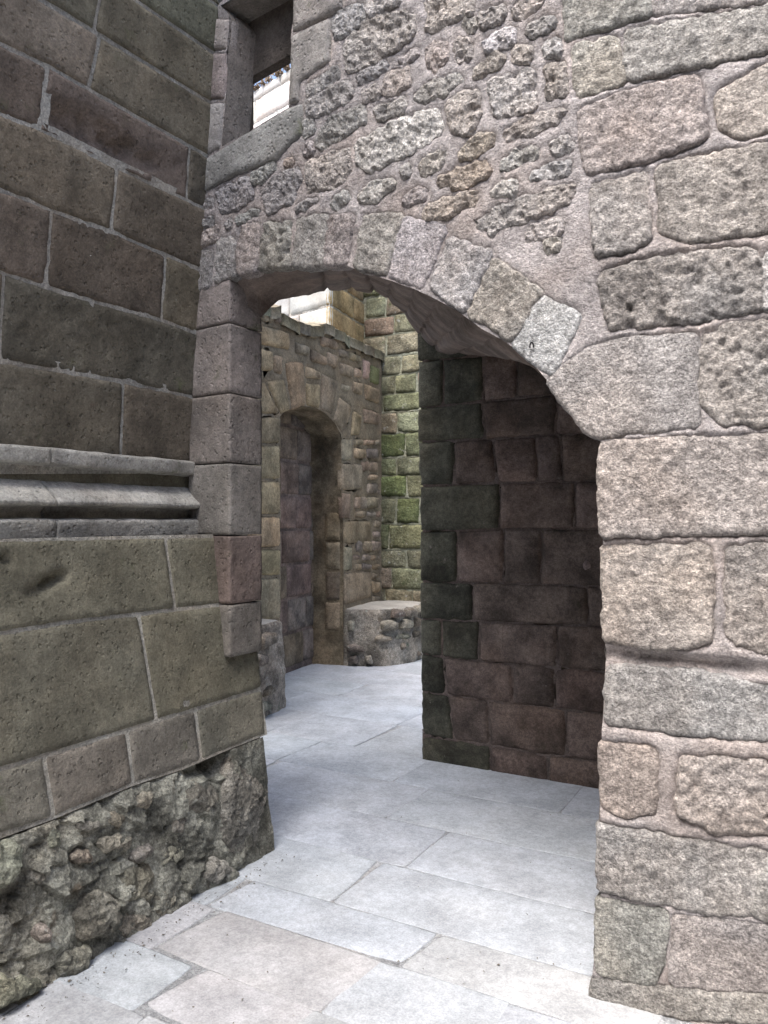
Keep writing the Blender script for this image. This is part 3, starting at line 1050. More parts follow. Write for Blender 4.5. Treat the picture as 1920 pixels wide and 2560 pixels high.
# random rubble over the arch
RUB = [
    ([(350, 200), (470, 110), (640, 60), (690, 90), (690, 170), (620, 250), (440, 330), (350, 370)], 'buff'),
    ([(272, 85), (440, 20), (448, 108), (345, 178), (290, 205)], 'grey'),
    ([(460, -30), (600, -100), (620, 20), (540, 50), (470, 90)], 'grey'),
    ([(760, 0), (1010, -60), (1000, 60), (880, 110), (780, 160)], 'buff'),
    ([(1030, 80), (1150, 40), (1150, 90), (1060, 130)], 'warm'), ([(1070, 220), (1180, 150), (1220, 160), (1200, 230), (1080, 270)], 'white'),
    ([(920, 220), (970, 210), (980, 310), (930, 320)], 'warm'), ([(770, 240), (860, 230), (860, 300), (800, 370), (770, 350)], 'pink'),
    ([(1010, 370), (1130, 280), (1160, 300), (1130, 350), (1020, 400)], 'pink'), ([(1215, 250), (1300, 250), (1300, 310), (1220, 310)], 'warm'),
    ([(1100, 430), (1280, 370), (1310, 390), (1310, 550), (1150, 610), (1110, 590)], 'pale'),
    ([(1380, 350), (1470, 330), (1480, 490), (1400, 500)], 'warm'), ([(870, 560), (910, 510), (1020, 470), (1040, 570), (990, 690), (900, 680)], 'warm'),
    ([(700, 500), (800, 430), (940, 390), (950, 420), (870, 480), (740, 530)], 'grey'), ([(400, 400), (530, 330), (560, 350), (480, 400), (410, 440)], 'dark'),
    ([(560, 400), (660, 360), (680, 440), (590, 490), (540, 470)], 'pink'), ([(490, 560), (640, 520), (650, 570), (520, 620)], 'grey'),
    ([(140, 460), (290, 360), (310, 390), (240, 450), (150, 500)], 'dark'), ([(140, 530), (280, 450), (350, 440), (370, 510), (250, 580), (160, 600)], 'grey'),
    ([(410, 740), (570, 650), (760, 580), (820, 600), (820, 690), (640, 800), (480, 880), (410, 860)], 'pale'),
    ([(200, 720), (260, 630), (430, 560), (440, 630), (300, 720), (210, 770)], 'grey'), ([(150, 850), (250, 810), (360, 780), (360, 900), (280, 980), (150, 990)], 'buff'),
    ([(1170, 690), (1300, 610), (1460, 570), (1430, 630), (1300, 700), (1190, 720)], 'warm'), ([(940, 790), (1010, 720), (1110, 700), (1100, 760), (950, 830)], 'rust'),
    ([(830, 940), (920, 880), (1070, 850), (1090, 900), (980, 960), (850, 970)], 'rust'), ([(740, 840), (820, 790), (870, 790), (820, 870), (750, 900)], 'warm'),
    ([(750, 1090), (860, 1040), (1010, 1000), (1010, 1050), (860, 1120), (760, 1130)], 'rust'),
    ([(410, 1020), (480, 950), (580, 940), (590, 970), (500, 1030), (430, 1050)], 'pale'), ([(270, 1050), (340, 1005), (370, 1020), (300, 1075)], 'pale'),
    ([(640, 1040), (700, 990), (760, 980), (750, 1030), (660, 1060)], 'warm'), ([(1100, 1010), (1160, 950), (1230, 940), (1210, 1000), (1130, 1030)], 'pale'),
    ([(1310, 910), (1420, 860), (1500, 850), (1500, 900), (1330, 930)], 'grey'),
    ([(1010, 1160), (1130, 1080), (1330, 1030), (1520, 960), (1520, 1010), (1400, 1100), (1190, 1160), (1080, 1210)], 'green'),
    ([(1150, 860), (1240, 790), (1330, 770), (1320, 820), (1180, 870)], 'grey'), ([(1420, 740), (1490, 720), (1500, 780), (1430, 800)], 'grey'),
    ([(1280, 1200), (1400, 1150), (1480, 1160), (1440, 1210), (1300, 1240)], 'warm'), ([(620, 300), (700, 255), (700, 290), (640, 325)], 'grey'),
    ([(1280, 150), (1400, 95), (1420, 130), (1310, 190)], 'dark'), ([(1370, 240), (1440, 205), (1450, 270), (1385, 290)], 'grey'),
    ([(640, 885), (665, 870), (670, 900), (645, 910)], 'grey'), ([(960, 110), (1010, 95), (1015, 150), (970, 160)], 'warm'),
    ([(1230, 20), (1330, -30), (1360, 10), (1260, 90), (1210, 80)], 'warm'), ([(430, 490), (500, 450), (520, 500), (450, 530)], 'warm'),
    ([(1380, 1250), (1440, 1235), (1450, 1290), (1390, 1300)], 'buff'), ([(125, 640), (165, 625), (175, 680), (130, 710)], 'grey')]
for poly, c in RUB:
    fstone(Z14(poly), 'rubble', tuple(v * 1.12 for v in C[c]))
RUB2 = [
    ([(192, 1130), (280, 1095), (292, 1112), (212, 1148)], 'dark'), ([(310, 1060), (400, 1010), (480, 980), (500, 1080), (420, 1140), (340, 1160)], 'dark'),
    ([(510, 960), (600, 900), (630, 920), (560, 990), (515, 1000)], 'green'), ([(560, 1060), (620, 980), (750, 920), (770, 980), (720, 1100), (600, 1160)], 'grey'),
    ([(415, 1200), (520, 1150), (540, 1165), (430, 1215)], 'dark'), ([(200, 1250), (270, 1195), (300, 1205), (220, 1255)], 'dark'),
    ([(230, 1280), (320, 1240), (300, 1310), (230, 1340)], 'pink'), ([(366, 1215), (390, 1210), (384, 1250), (368, 1250)], 'dark'),
    ([(680, 890), (722, 872), (735, 898), (700, 908)], 'rust'), ([(790, 805), (830, 790), (835, 825), (800, 840)], 'warm')]
for poly, c in RUB2:
    fstone(Z2(poly), 'rubble', tuple(v * 1.05 for v in C[c]))
# small pinnings between them, laid along the tilted beds
zone = np.array([FW.px(*q) for q in [(520, 520), (700, 430), (755, 260), (845, 40), (1380, 10), (1420, 300), (1450, 560), (1480, 700), (1360, 640), (1180, 560), (1000, 520), (800, 535), (560, 580)]])
pin = []
tries = 0
while len(pin) < 95 and tries < 4000:
    tries += 1
    c0 = np.array([arnd.uniform(zone[:, 0].min(), zone[:, 0].max()), arnd.uniform(zone[:, 1].min(), zone[:, 1].max())])
    L_, H_ = arnd.uniform(.022, .07), arnd.uniform(.012, .026)
    an = arnd.uniform(.05, .38)
    ca_, sa_ = math.cos(an), math.sin(an)
    loc = [(-L_, -H_ * arnd.uniform(.5, 1)), (0, -H_), (L_, -H_ * arnd.uniform(.3, 1)), (L_ * .9, H_ * arnd.uniform(.3, 1)), (-.2 * L_, H_), (-L_ * .9, H_ * arnd.uniform(.3, 1))]
    ab = np.array([(c0[0] + x * ca_ - y * sa_, c0[1] + x * sa_ + y * ca_) for x, y in loc])
    if not in_poly(ab, zone).all():
        continue
    if any((ab[:, 0].max() > ol[:, 0].min() - .01) and (ab[:, 0].min() < ol[:, 0].max() + .01) and (ab[:, 1].max() > ol[:, 1].min() - .01) and (ab[:, 1].min() < ol[:, 1].max() + .01)
           and (in_poly(ab, ol).any() or seg_dist(ab, ol).min() < .013) for ol in fols):
        continue
    o, ol = build_stone(FW, ab, 'rubble', M['rough'], arch, vary(C[arnd.choice(['grey', 'warm', 'pale', 'pink', 'buff'])], .1, arnd), name='pinning_stone')
    fols.append(ol)
    pin.append(o)

# dressed window surround
SIL = (.30, .295, .285)
fstone(Z2([(205, 900), (340, 812), (480, 725), (708, 588), (782, 560), (782, 735), (640, 880), (420, 962), (200, 1085)]), 'ashlar', SIL, 'sill', 'ashlar', proud=.012)
fstone(Z2([(722, 196), (938, 95), (938, 338), (772, 458), (768, 556), (708, 582)]), 'ashlar', (.31, .29, .27), 'jamb_stone', 'ashlar', proud=.012)
fstone(Z2([(732, -190), (1000, -300), (1000, 45), (940, 88), (724, 190)]), 'ashlar', (.32, .305, .29), 'jamb_stone', 'ashlar', proud=.012)
fstone(Z2([(285, 96), (388, 100), (374, 281), (262, 281)]), 'ashlar', (.31, .28, .265), 'jamb_stone', 'ashlar', proud=.01)
fstone(Z2([(262, 286), (373, 286), (358, 548), (240, 548)]), 'ashlar', (.33, .28, .26), 'jamb_stone', 'ashlar', proud=.01)
fstone(Z2([(240, 560), (357, 556), (334, 812), (218, 880)]), 'ashlar', (.31, .30, .285), 'jamb_stone', 'ashlar', proud=.01)
fstone(Z2([(300, 44), (360, -5), (735, -215), (735, -500), (260, -300), (285, 40)]), 'ashlar', (.33, .33, .31), 'lintel', 'ashlar', proud=.012)

hk = fw3(1334, 868, .012)
V, Q = [], []
nu, nv = 18, 8
for i in range(nu):
    t = -1.9 + i / (nu - 1) * 3.8
    cc = hk + np.array([-.0 + .006 * math.sin(t), -.004, .013 * math.cos(t)])
    rad = np.array([math.sin(t), 0, math.cos(t)])
    for j in range(nv):
        p_ = j / nv * 2 * math.pi
        V.append(cc + rad * .0028 * math.cos(p_) + np.array([0, 1, 0]) * .0028 * math.sin(p_))
Q = [(i * nv + j, (i + 1) * nv + j, (i + 1) * nv + (j + 1) % nv, i * nv + (j + 1) % nv) for i in range(nu - 1) for j in range(nv)]
iron, N_, L__, P__ = nodes('rusted_iron')
P__.inputs['Base Color'].default_value = (.03, .028, .03, 1); P__.inputs['Roughness'].default_value = .7; P__.inputs['Metallic'].default_value = .6
add('iron_staple', V, None, Q, iron, arch)

INTR = [(544, 715), (579, 685), (648, 669), (718, 664), (799, 660), (862, 662), (914, 683), (972, 700), (1030, 720), (1076, 741), (1140, 775),
        (1204, 822), (1267, 856), (1331, 908), (1371, 955), (1435, 1030), (1499, 1088)]
JAMB = [(1500, 1091), (1507, 1338), (1514, 1600), (1513, 1680), (1505, 1826), (1500, 2047), (1503, 2225), (1485, 2400), (1476, 2490)]
WIN = [(556, 17), (577, 40), (571, 129), (566, 245), (554, 368), (622, 330), (723, 270), (727, 158), (731, 76), (736, 0), (738, -92)]
outer = [FW.pz(440, 6.9), FW.pz(4000, 6.9), FW.pz(4000, -.06), FW.pz(1476, -.06)] + [FW.px(*q) for q in JAMB[::-1]] \
    + [FW.px(*q) for q in INTR[::-1]] + [FW.px(440, 730)]
whole = [FW.px(*q) for q in WIN]
dn = []
for x in (1560, 1650, 1760, 1860):
    q = FW.px(x, 1640 + (x - 1560) * .11)
    dn.append((q[0], q[1], .12, .03, .03))
build_mortar(FW, outer, [whole], fols, M['mortar'], arch, (.43, .395, .388), sp=.0135, joint='strap', amp=.006,
             far=(FW.pz(440, 0)[0], FW.pz(2400, 0)[0], -.1, 4.0), dents=dn, strap_from=FW.pz(1440, 0)[0])

def strip(name, ptsA, ptsB, mat, parent, color, step=.03, amp=.004, freq=20, joints=()):
    """ruled surface between two 3D polylines"""
    A_, B_ = np.array(ptsA, float), np.array(ptsB, float)
    L = np.concatenate([[0], np.cumsum(np.linalg.norm(np.diff(A_, axis=0), axis=1))])
    L2 = np.concatenate([[0], np.cumsum(np.linalg.norm(np.diff(B_, axis=0), axis=1))])
    tt = L / L[-1] * .5 + L2 / L2[-1] * .5
    n1 = max(2, int(max(L[-1], L2[-1]) / step))
    n2 = max(2, int(np.linalg.norm(A_ - B_, axis=1).max() / step))
    t = np.linspace(0, 1, n1 + 1)
    a = np.stack([np.interp(t, tt, A_[:, k]) for k in range(3)], 1)
    b = np.stack([np.interp(t, tt, B_[:, k]) for k in range(3)], 1)
    s = np.linspace(0, 1, n2 + 1)
    V = a[:, None, :] * (1 - s)[None, :, None] + b[:, None, :] * s[None, :, None]
    du = np.gradient(V, axis=0)
    dv = np.gradient(V, axis=1)
    nn = np.cross(du, dv)
    nn /= np.linalg.norm(nn, axis=2)[..., None] + 1e-9
    V = V.reshape(-1, 3)
    V = V + nn.reshape(-1, 3) * (amp * (fbm(V * freq, 3) + .6 * fbm(V * freq * .35 + 4, 2)))[:, None]
    m = n2 + 1
    if len(joints):
        tv = np.repeat(t, m) + .006 * vnoise(V * 8)
        g = np.zeros(len(V))
        for k, tq in enumerate(joints):
            g = np.maximum(g, np.exp(-((tv - tq) / .0055) ** 2))
        blk = np.searchsorted(np.array(joints), tv)
        V[:, 2] += .016 * g + .007 * np.sin(blk * 2.4)
    Q = [(i * m + j, (i + 1) * m + j, (i + 1) * m + j + 1, i * m + j + 1) for i in range(n1) for j in range(n2)]
    return add(name, V, None, Q, mat, parent, color)

def back(px, py, dep):
    return fw3(px, py, -dep)

# window reveals: left cheek, right cheek, inner sill, head
LREV = [(556, 17), (577, 40), (571, 129), (566, 245), (554, 368)]
strip('window_reveal', [fw3(*q) for q in LREV], [back(*q, .15) for q in LREV], M['ashlar'], window, (.22, .195, .175), amp=.002)
strip('window_reveal', [fw3(*q) for q in WIN[6:]], [back(*q, .55) for q in WIN[6:]], M['ashlar'], window, (.28, .26, .24), amp=.002)
strip('window_reveal', [fw3(*q) for q in WIN[4:7]], [back(*q, .55) for q in WIN[4:7]], M['ashlar'], window, (.28, .27, .25), amp=.002)
strip('window_reveal', [fw3(738, -92), fw3(556, 17)], [back(738, -92, .55), back(556, 17, .55)], M['ashlar'], window, (.26, .24, .22), amp=.002)

# oak window frame set back in the opening: stile and deep head board
frame = window
wdir = fw3(700, 300) - fw3(600, 300); wdir[2] = 0; wdir /= np.linalg.norm(wdir)
wnor = np.array([wdir[1], -wdir[0], 0])
if wnor @ (EYE3 - fw3(600, 300)) < 0:
    wnor = -wnor
def wbox(name, p, w0, w1, d0, d1, z0, z1, mat, parent, c, slope=0.):
    V = []
    for w in (w0, w1):
        for d in (d0, d1):
            for z in (z0, z1):
                V.append(p + wdir * w - wnor * d + np.array([0, 0, z + slope * w]))
    Q = [(0, 1, 3, 2), (4, 6, 7, 5), (0, 4, 5, 1), (2, 3, 7, 6), (0, 2, 6, 4), (1, 5, 7, 3)]
    return add(name, V, None, Q, mat, parent, c, smooth=False)
pb = fw3(560, 360); pb[2] = 0
ztop = fw3(577, 40)[2]
zsl = fw3(554, 368)[2]
slope = (fw3(723, 270)[2] - zsl) / np.linalg.norm((fw3(723, 270) - fw3(554, 368))[:2])
wbox('oak_stile', pb, .60, .66, .14, .22, zsl - .05, ztop + .5, M['wood'], frame, (1, 1, 1))
HP = Plane(pb - wnor * .2, wdir, (0, 0, 1), wnor)
h0, h1 = HP.px(641, 208), HP.px(735, 155)
wbox('oak_stile', pb, HP.px(611, 300)[0], HP.px(634, 300)[0], .145, .20, zsl - .05, ztop + .3, M['wood'], frame, (1, 1, 1))
k_ = (h1[1] - h0[1]) / (h1[0] - h0[0])
wbox('inner_lintel', pb + np.array([0, 0, h0[1] - k_ * h0[0]]), HP.px(612, 300)[0], .62, .15, .198, 0, .30, M['ashlar'], frame, (.13, .11, .095), k_)

# door jamb blocks on the left: each turns from the face into the reveal
def jamb_block(name, ytop, ybot, xl, color, xr=574, ybm=None, kind=1., xlb=None, depth=.215, mat='ashlar', worn=.003):
    zt_, zb = fw3(xr, ytop)[2] - .0015, fw3(xr, ybot)[2] + .0015
    pL = fw3(xl, ytop)[:2]; pA = fw3(xr, ytop)[:2]
    pLb = fw3(xlb if xlb else xl, ytop)[:2]
    ry = pA[1] + depth
    px_ = [pL]
    zs = np.arange(zb, zt_ + .008, .0125); zs[-1] = zt_
    rows_ = []
    for z in zs:
        k = (zt_ - z) / (zt_ - zb)
        l = pL * (1 - k) + pLb * k
        pl = []
        n1 = max(3, int(np.linalg.norm(pA - l) / .0125))
        r = .012
        t = (pA - l) / np.linalg.norm(pA - l)
        for i in range(n1):
            pl.append(l + (pA - t * r - l) * i / n1)
        for i in range(4):
            an = i / 3 * math.pi / 2
            pl.append(pA - t * r * (1 - math.sin(an)) + np.array([0, 1]) * r * (1 - math.cos(an)))
        for i in range(1, int(depth / .0125)):
            pl.append(np.array([pA[0], pA[1] + r + (depth - r) * i / int(depth / .0125)]))
        pl.append(np.array([pA[0], ry])); pl.append(np.array([pA[0] - .3, ry]))
        rows_.append(pl)
    m = min(len(p) for p in rows_)
    rows_ = [[p[int(round(i * (len(p) - 1) / (m - 1)))] for i in range(m)] for p in rows_]
    V = np.array([[(*p, z) for p in r_] for r_, z in zip(rows_, zs)])
    edge = np.minimum(np.arange(len(zs)), np.arange(len(zs))[::-1])[:, None] * .0125
    nrm = np.array([t[1], -t[0]])
    flat = V.reshape(-1, 3)
    disp = worn * (fbm(flat * 22 + ytop, 3) + .5 * fbm(flat * 60, 2)).reshape(V.shape[:2]) - .0022 * np.exp(-edge / .008) + .008
    V[:, :, 0] += disp * .7
    V[:, :, 1] -= disp * .7 * (np.arange(m) < m * .6)[None, :]
    Q = [(i * m + j, i * m + j + 1, (i + 1) * m + j + 1, (i + 1) * m + j) for i in range(len(zs) - 1) for j in range(m - 1)]
    # top and bottom faces
    Vf_ = V.reshape(-1, 3)
    nV = len(Vf_)
    extra = []
    for i, rev in ((0, 0), (len(zs) - 1, 1)):
        cpt = np.array([pL[0] - .1, ry, zs[i]])
        extra.append(cpt)
    Vf_ = np.vstack([Vf_, extra])
    T_ = [(nV, j + 1, j) for j in range(m - 1)] + [(nV + 1, (len(zs) - 1) * m + j, (len(zs) - 1) * m + j + 1) for j in range(m - 1)]
    return add(name, Vf_, T_, Q, M[mat], arch, color)

jamb_block('jamb_stone', 700, 806, 484, (.25, .22, .205), worn=.006)
jamb_block('jamb_stone', 808, 981, 480, (.235, .21, .195), worn=.006)
jamb_block('jamb_stone', 983, 1156, 474, (.235, .21, .19))
jamb_block('jamb_stone', 1158, 1338, 472, (.22, .205, .185))
jamb_block('jamb_stone', 1340, 1511, 500, C['red'], worn=.008)
jamb_block('jamb_stone', 1513, 1644, 505, (.20, .185, .165))

# soffit of the passage: from the arch's front edge back to the courtyard opening and the passage's back wall
SIDE = Plane((-2.28, 0, 0), (0, 1, 0), (0, 0, 1), (1, 0, 0))
def s3(x, y):
    return SIDE.to3(np.array([SIDE.px(x, y)]), np.zeros(1))[0]
def d3(x, y):
    return DW.to3(np.array([DW.px(x, y)]), np.zeros(1))[0]
front = [fw3(q[0], q[1] - 4, -.006) for q in INTR]
rear = [s3(655, 792), s3(676, 768), s3(697, 752), s3(760, 736), s3(820, 726), s3(890, 726), s3(943, 734), s3(964, 750), s3(1005, 779), s3(1041, 826),
        d3(1068, 862), d3(1097, 878), d3(1150, 886), d3(1177, 887), d3(1300, 870), d3(1500, 860), d3(1700, 850)]
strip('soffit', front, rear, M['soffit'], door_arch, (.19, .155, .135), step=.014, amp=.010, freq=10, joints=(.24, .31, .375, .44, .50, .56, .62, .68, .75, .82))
# return of the jamb on the right, and the thickness of the wall seen from inside
strip('reveal', [fw3(q[0], q[1], -.004) for q in JAMB], [back(*q, .42) for q in JAMB], M['rough'], arch, C['warm'], amp=.01)
# rear skin of the wall, so the wall is solid
ra = [FW.pz(p, 6.8) for p in (775, 1000, 1250, 1520, 2000, 2600, 3200, 4000)]
strip('rear_face', [FW.to3(np.array([[q[0], 6.85]]), np.array([-.45]))[0] for q in ra], [FW.to3(np.array([[q[0], 2.85]]), np.array([-.45]))[0] for q in ra],
      M['mortar'], arch, (.22, .2, .18), step=.2)
rz = [FW.pz(p, 6.8) for p in (1520, 2000, 2600, 3200, 4000)]
strip('rear_face', [FW.to3(np.array([[q[0], 2.9]]), np.array([-.45]))[0] for q in rz], [FW.to3(np.array([[q[0], -.05]]), np.array([-.45]))[0] for q in rz],
      M['mortar'], arch, (.22, .2, .18), step=.2)

# ------------------------------------------------------------------ passage back wall
passage = empty('passage_wall', (-1.2, 4.6, 0), 'dark damp block wall inside the vaulted passage behind the arch', 'wall')
prnd = random.Random(31)
dl = [Z8(l) for l in (
    [(60, 40), (900, -60)], [(70, 255), (200, 245), (900, 180)], [(80, 465), (190, 452), (600, 410), (900, 380)], [(80, 615), (400, 600), (890, 572)], [(90, 812), (440, 798), (890, 790)],
    [(90, 1015), (500, 1003), (900, 1003)], [(90, 1240), (460, 1246), (900, 1262)], [(90, 1405), (320, 1416), (830, 1436), (900, 1440)],
    [(95, 1560), (300, 1588), (900, 1640)], [(100, 1730), (400, 1772), (900, 1830)], [(100, 1925), (400, 1970), (900, 2050)], [(100, 2050), (890, 2180)])]
def zx(*xs):
    return [((1000 + a * .5605), (1000 + b * .5605)) for a, b in xs]
LE = 1043
dp = [
    [(LE - 2, LE - 2)] + zx((300, 300), (620, 620), (1000, 1000), (1500, 1500)),
    [(LE, LE)] + zx((190, 193), (368, 372), (520, 520), (900, 900), (1500, 1500)),
    [(LE, LE)] + zx((362, 377), (700, 690), (1000, 1000), (1500, 1500)),
    [(LE, LE + 6)] + zx((240, 242), (412, 432), (602, 612), (716, 724), (1050, 1050), (1500, 1500)),
    [(LE + 5, LE + 5)] + zx((445, 440), (780, 778), (1100, 1100), (1600, 1600)),
    [(LE + 5, LE + 5)] + zx((250, 254), (460, 462), (632, 622), (960, 960), (1500, 1500)),
    [(LE + 5, LE + 6)] + zx((320, 324), (832, 840), (1200, 1200), (1600, 1600)),
    [(LE + 6, LE + 8)] + zx((182, 186), (350, 350), (700, 702), (1050, 1050), (1500, 1500)),
    [(LE + 8, LE + 9)] + zx((192, 205), (500, 500), (690, 690), (1000, 1000), (1500, 1500)),
    [(LE + 9, LE + 10)] + zx((215, 240), (390, 400), (740, 740), (1100, 1100), (1500, 1500)),
    [(LE + 10, LE + 10)] + zx((400, 402), (660, 660), (1000, 1000), (1500, 1500))]
pols = []
for i, ab in course_stones(DW, dl, dp):
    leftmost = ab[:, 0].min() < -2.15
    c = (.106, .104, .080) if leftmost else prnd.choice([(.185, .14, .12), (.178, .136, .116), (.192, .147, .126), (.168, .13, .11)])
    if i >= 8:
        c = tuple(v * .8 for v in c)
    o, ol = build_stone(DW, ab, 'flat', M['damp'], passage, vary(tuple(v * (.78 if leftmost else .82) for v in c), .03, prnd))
    pols.append(ol)
q0 = DW.px(LE + 12, 1500)[0]
outer = [(q0, -.06), (1.6, -.06), (1.6, 3.0), (q0, 3.0)]
build_mortar(DW, outer, [], pols, M['mortar'], passage, (.165, .132, .118), sp=.05, joint='flush', amp=.003, base=-.002)
block('wall_body', q0 + .02, 1.6, 4.50, 5.3, -.05, 3.2, M['damp'], passage, (.13, .12, .09))
block('added_passage_end', 1.35, 1.7, 1.2, 4.6, -.05, 3.2, M['damp'], passage, (.16, .13, .11))  # unseen wall added to keep the passage dark
# small round boss let into the wall
q = DW.px(*Z8([(835, 1175)])[0])
th = np.linspace(0, 2 * math.pi, 13)[:-1]
bp = np.array([(q[0] + .048 * math.cos(t), q[1] + .06 * math.sin(t)) for t in th])
build_stone(DW, bp, 'farash', M['damp'], passage, (.33, .26, .24), proud=.03, name='round_boss')

# storey above the passage keeps daylight off it
roofb = add('passage_roof', [(-2.3, 2.95, 2.95), (1.7, 2.3, 2.95), (1.7, 5.3, 2.95), (-2.3, 5.3, 2.95), (-2.3, 2.95, 3.05), (1.7, 2.3, 3.05), (1.7, 5.3, 3.05), (-2.3, 5.3, 3.05)],
            None, [(0, 1, 2, 3), (7, 6, 5, 4), (0, 4, 5, 1), (1, 5, 6, 2), (2, 6, 7, 3), (3, 7, 4, 0)], M['damp'], passage, (.2, .17, .15), smooth=False)

# ------------------------------------------------------------------ courtyard wall with the small arched doorway
court = empty('courtyard_wall', tuple(CORN - cdir * 1.2), 'ochre rubble wall with small arched doorway across the courtyard', 'wall')
krnd = random.Random(41)
kols = []
def kstone(pts, kind='far', c='ochre', name='stone', surf=None, mat='court', parent=None, **kw):
    s_ = surf or CW
    ab = np.array([s_.px(*q) for q in pts])
    o, ol = build_stone(s_, ab, kind, M[mat], parent or court, vary(C[c] if isinstance(c, str) else c, .12, krnd), name=name, **kw)
    kols.append(ol)
    return o
OC, OC2, PK, GR = (.29, .228, .148), (.238, .194, .134), (.275, .212, .152), (.252, .212, .16)
DY = [(1125), (1335), (1600), (1862), (2105), (2315), (2640)]
for a, b in zip(DY[:-1], DY[1:]):
    kstone(Z6([(60, a + 6), (298, a + 4), (300, b - 4), (60, b - 2)]), 'farash', krnd.choice([OC, OC2, OC]), 'jamb_stone')
for poly in ([(60, 850), (180, 860), (296, 1112), (60, 1115)], [(190, 862), (325, 842), (380, 1085), (305, 1122)], [(332, 722), (470, 718), (488, 1052), (386, 1090)],
             [(486, 872), (594, 882), (590, 1072), (496, 1054)], [(602, 800), (730, 862), (688, 1122), (602, 1080)], [(738, 980), (832, 1052), (802, 1182), (752, 1252), (694, 1152)]):
    kstone(Z6(poly), 'farash', krnd.choice([OC, OC2]), 'voussoir')
for poly, c in (([(60, 420), (360, 500), (368, 642), (60, 580)], OC), ([(410, 572), (510, 602), (508, 692), (412, 662)], GR), ([(522, 622), (640, 682), (640, 760), (526, 720)], OC2),
                ([(60, 600), (240, 640), (240, 800), (60, 780)], OC), ([(250, 660), (312, 680), (312, 832), (250, 810)], OC2), ([(480, 742), (598, 792), (596, 864), (488, 846)], OC2),
                ([(60, 270), (240, 350), (240, 440), (60, 400)], OC2), ([(250, 340), (300, 370), (300, 450), (250, 440)], GR), ([(380, 420), (560, 500), (570, 570), (400, 500)], OC2),
                ([(590, 520), (720, 560), (720, 640), (600, 610)], PK), ([(645, 640), (720, 680), (720, 780), (650, 750)], PK), ([(310, 400), (370, 420), (370, 480), (310, 460)], OC),
                ([(730, 620), (800, 640), (800, 700), (730, 690)], GR), ([(810, 640), (890, 680), (890, 740), (810, 710)], OC2),
                ([(740, 720), (840, 760), (830, 850), (740, 820)], PK), ([(850, 760), (900, 780), (900, 850), (850, 840)], (.35, .26, .20)), ([(910, 700), (960, 720), (950, 860), (910, 850)], (.36, .27, .215)),
                ([(965, 740), (1030, 770), (1030, 900), (965, 880)], (.18, .18, .09)), ([(840, 860), (910, 880), (900, 980), (830, 950)], OC), ([(920, 880), (1030, 920), (1030, 1040), (930, 1010)], PK),
                ([(750, 880), (820, 900), (810, 950), (750, 940)], GR), ([(840, 1080), (900, 1120), (880, 1270), (820, 1270)], OC), ([(910, 1060), (1030, 1100), (1030, 1200), (920, 1180)], PK)):
    kstone(Z6(poly), 'far', c)
# quoins of the right jamb
for poly in ([(752, 1292), (832, 1290), (830, 1460), (752, 1462)], [(752, 1470), (908, 1480), (908, 1672), (752, 1680)], [(754, 1690), (820, 1692), (820, 1890), (760, 1888)],
             [(768, 1898), (970, 1896), (970, 2070), (768, 2078)], [(768, 2090), (832, 2090), (832, 2272), (768, 2280)], [(772, 2286), (975, 2266), (975, 2470), (772, 2530)]):
    kstone(Z6(poly), 'farash', krnd.choice([OC2, PK, GR]), 'jamb_stone')
# small rubble right of the doorway
y = 1290
while y < 2500:
    hgt = krnd.uniform(62, 105)
    x = krnd.uniform(840, 860)
    lim = 1040
    while x < lim - 15:
        w = krnd.uniform(38, 95)
        x1 = min(x + w, lim)
        pc = [(x + 2, y + krnd.uniform(0, 12)), (x1 - 4, y + krnd.uniform(0, 14)), (x1 - 4, y + hgt - krnd.uniform(2, 14)), (x + 2, y + hgt - krnd.uniform(2, 12))]
        cx_, cy_ = (x + x1) / 2, y + hgt / 2
        blocked = any(a0 < cx_ + 20 and b0 - 2 < cy_ < b1 for a0, b0, b1 in ((-1, 0, 0),)) or (cx_ < 925 and 1470 < cy_ < 1680) or (cx_ < 985 and 1890 < cy_ < 2080) or (cx_ < 990 and cy_ > 2270)
        if not blocked:
            kstone(Z6(pc), 'far', krnd.choice([PK, GR, OC2, (.22, .19, .16)]))
        x = x1
    y += hgt
# left part beyond the jamb (mostly hidden), large blocks
topz0, topz1 = CW.px(600, 700)[1], CW.px(955, 893)[1]
DOOR = [(302, 2640), (302, 1130), (330, 1095), (390, 1068), (470, 1052), (560, 1062), (640, 1110), (700, 1175), (745, 1260), (752, 1300), (756, 1700), (768, 1900), (770, 2640)]
dpoly = [CW.px(*q) for q in Z6(DOOR)]
dpoly[0] = np.array([dpoly[1][0], -.1]); dpoly[-1] = np.array([dpoly[-2][0], -.1])
aL = -4.2
wtop = Z6([(20, 210), (150, 300), (200, 320), (280, 310), (300, 370), (420, 440), (500, 470), (600, 470), (680, 480), (760, 520), (790, 560), (900, 610), (1050, 680)])
outer = [(aL, -.05), (dpoly[0][0], -.05)] + [tuple(q) for q in dpoly[1:-1]] + [(dpoly[-1][0], -.05), (.0, -.05), (.0, CW.px(955, 897)[1])] \
    + [tuple(CW.px(*q)) for q in wtop[::-1]] + [(aL, 3.75)]
build_mortar(CW, outer, [], kols, M['mortar'], court, (.25, .205, .148), sp=.05, joint='flush', base=-.004, amp=.010, far=(-2.6, .1, 0, 4))
# door reveals and a shallow niche, its deep shade put into dark colours
dz = [dpoly[i] for i in range(1, len(dpoly) - 1)]
dz = [np.array([dz[0][0], -.05])] + dz + [np.array([dz[-1][0], -.05])]
strip('door_reveal', [CW.to3(np.array([q]), np.array([-.005]))[0] for q in dz], [CW.to3(np.array([q]), np.array([-.36]))[0] for q in dz], M['damp'], court, (.20, .165, .115), step=.05, amp=.012)
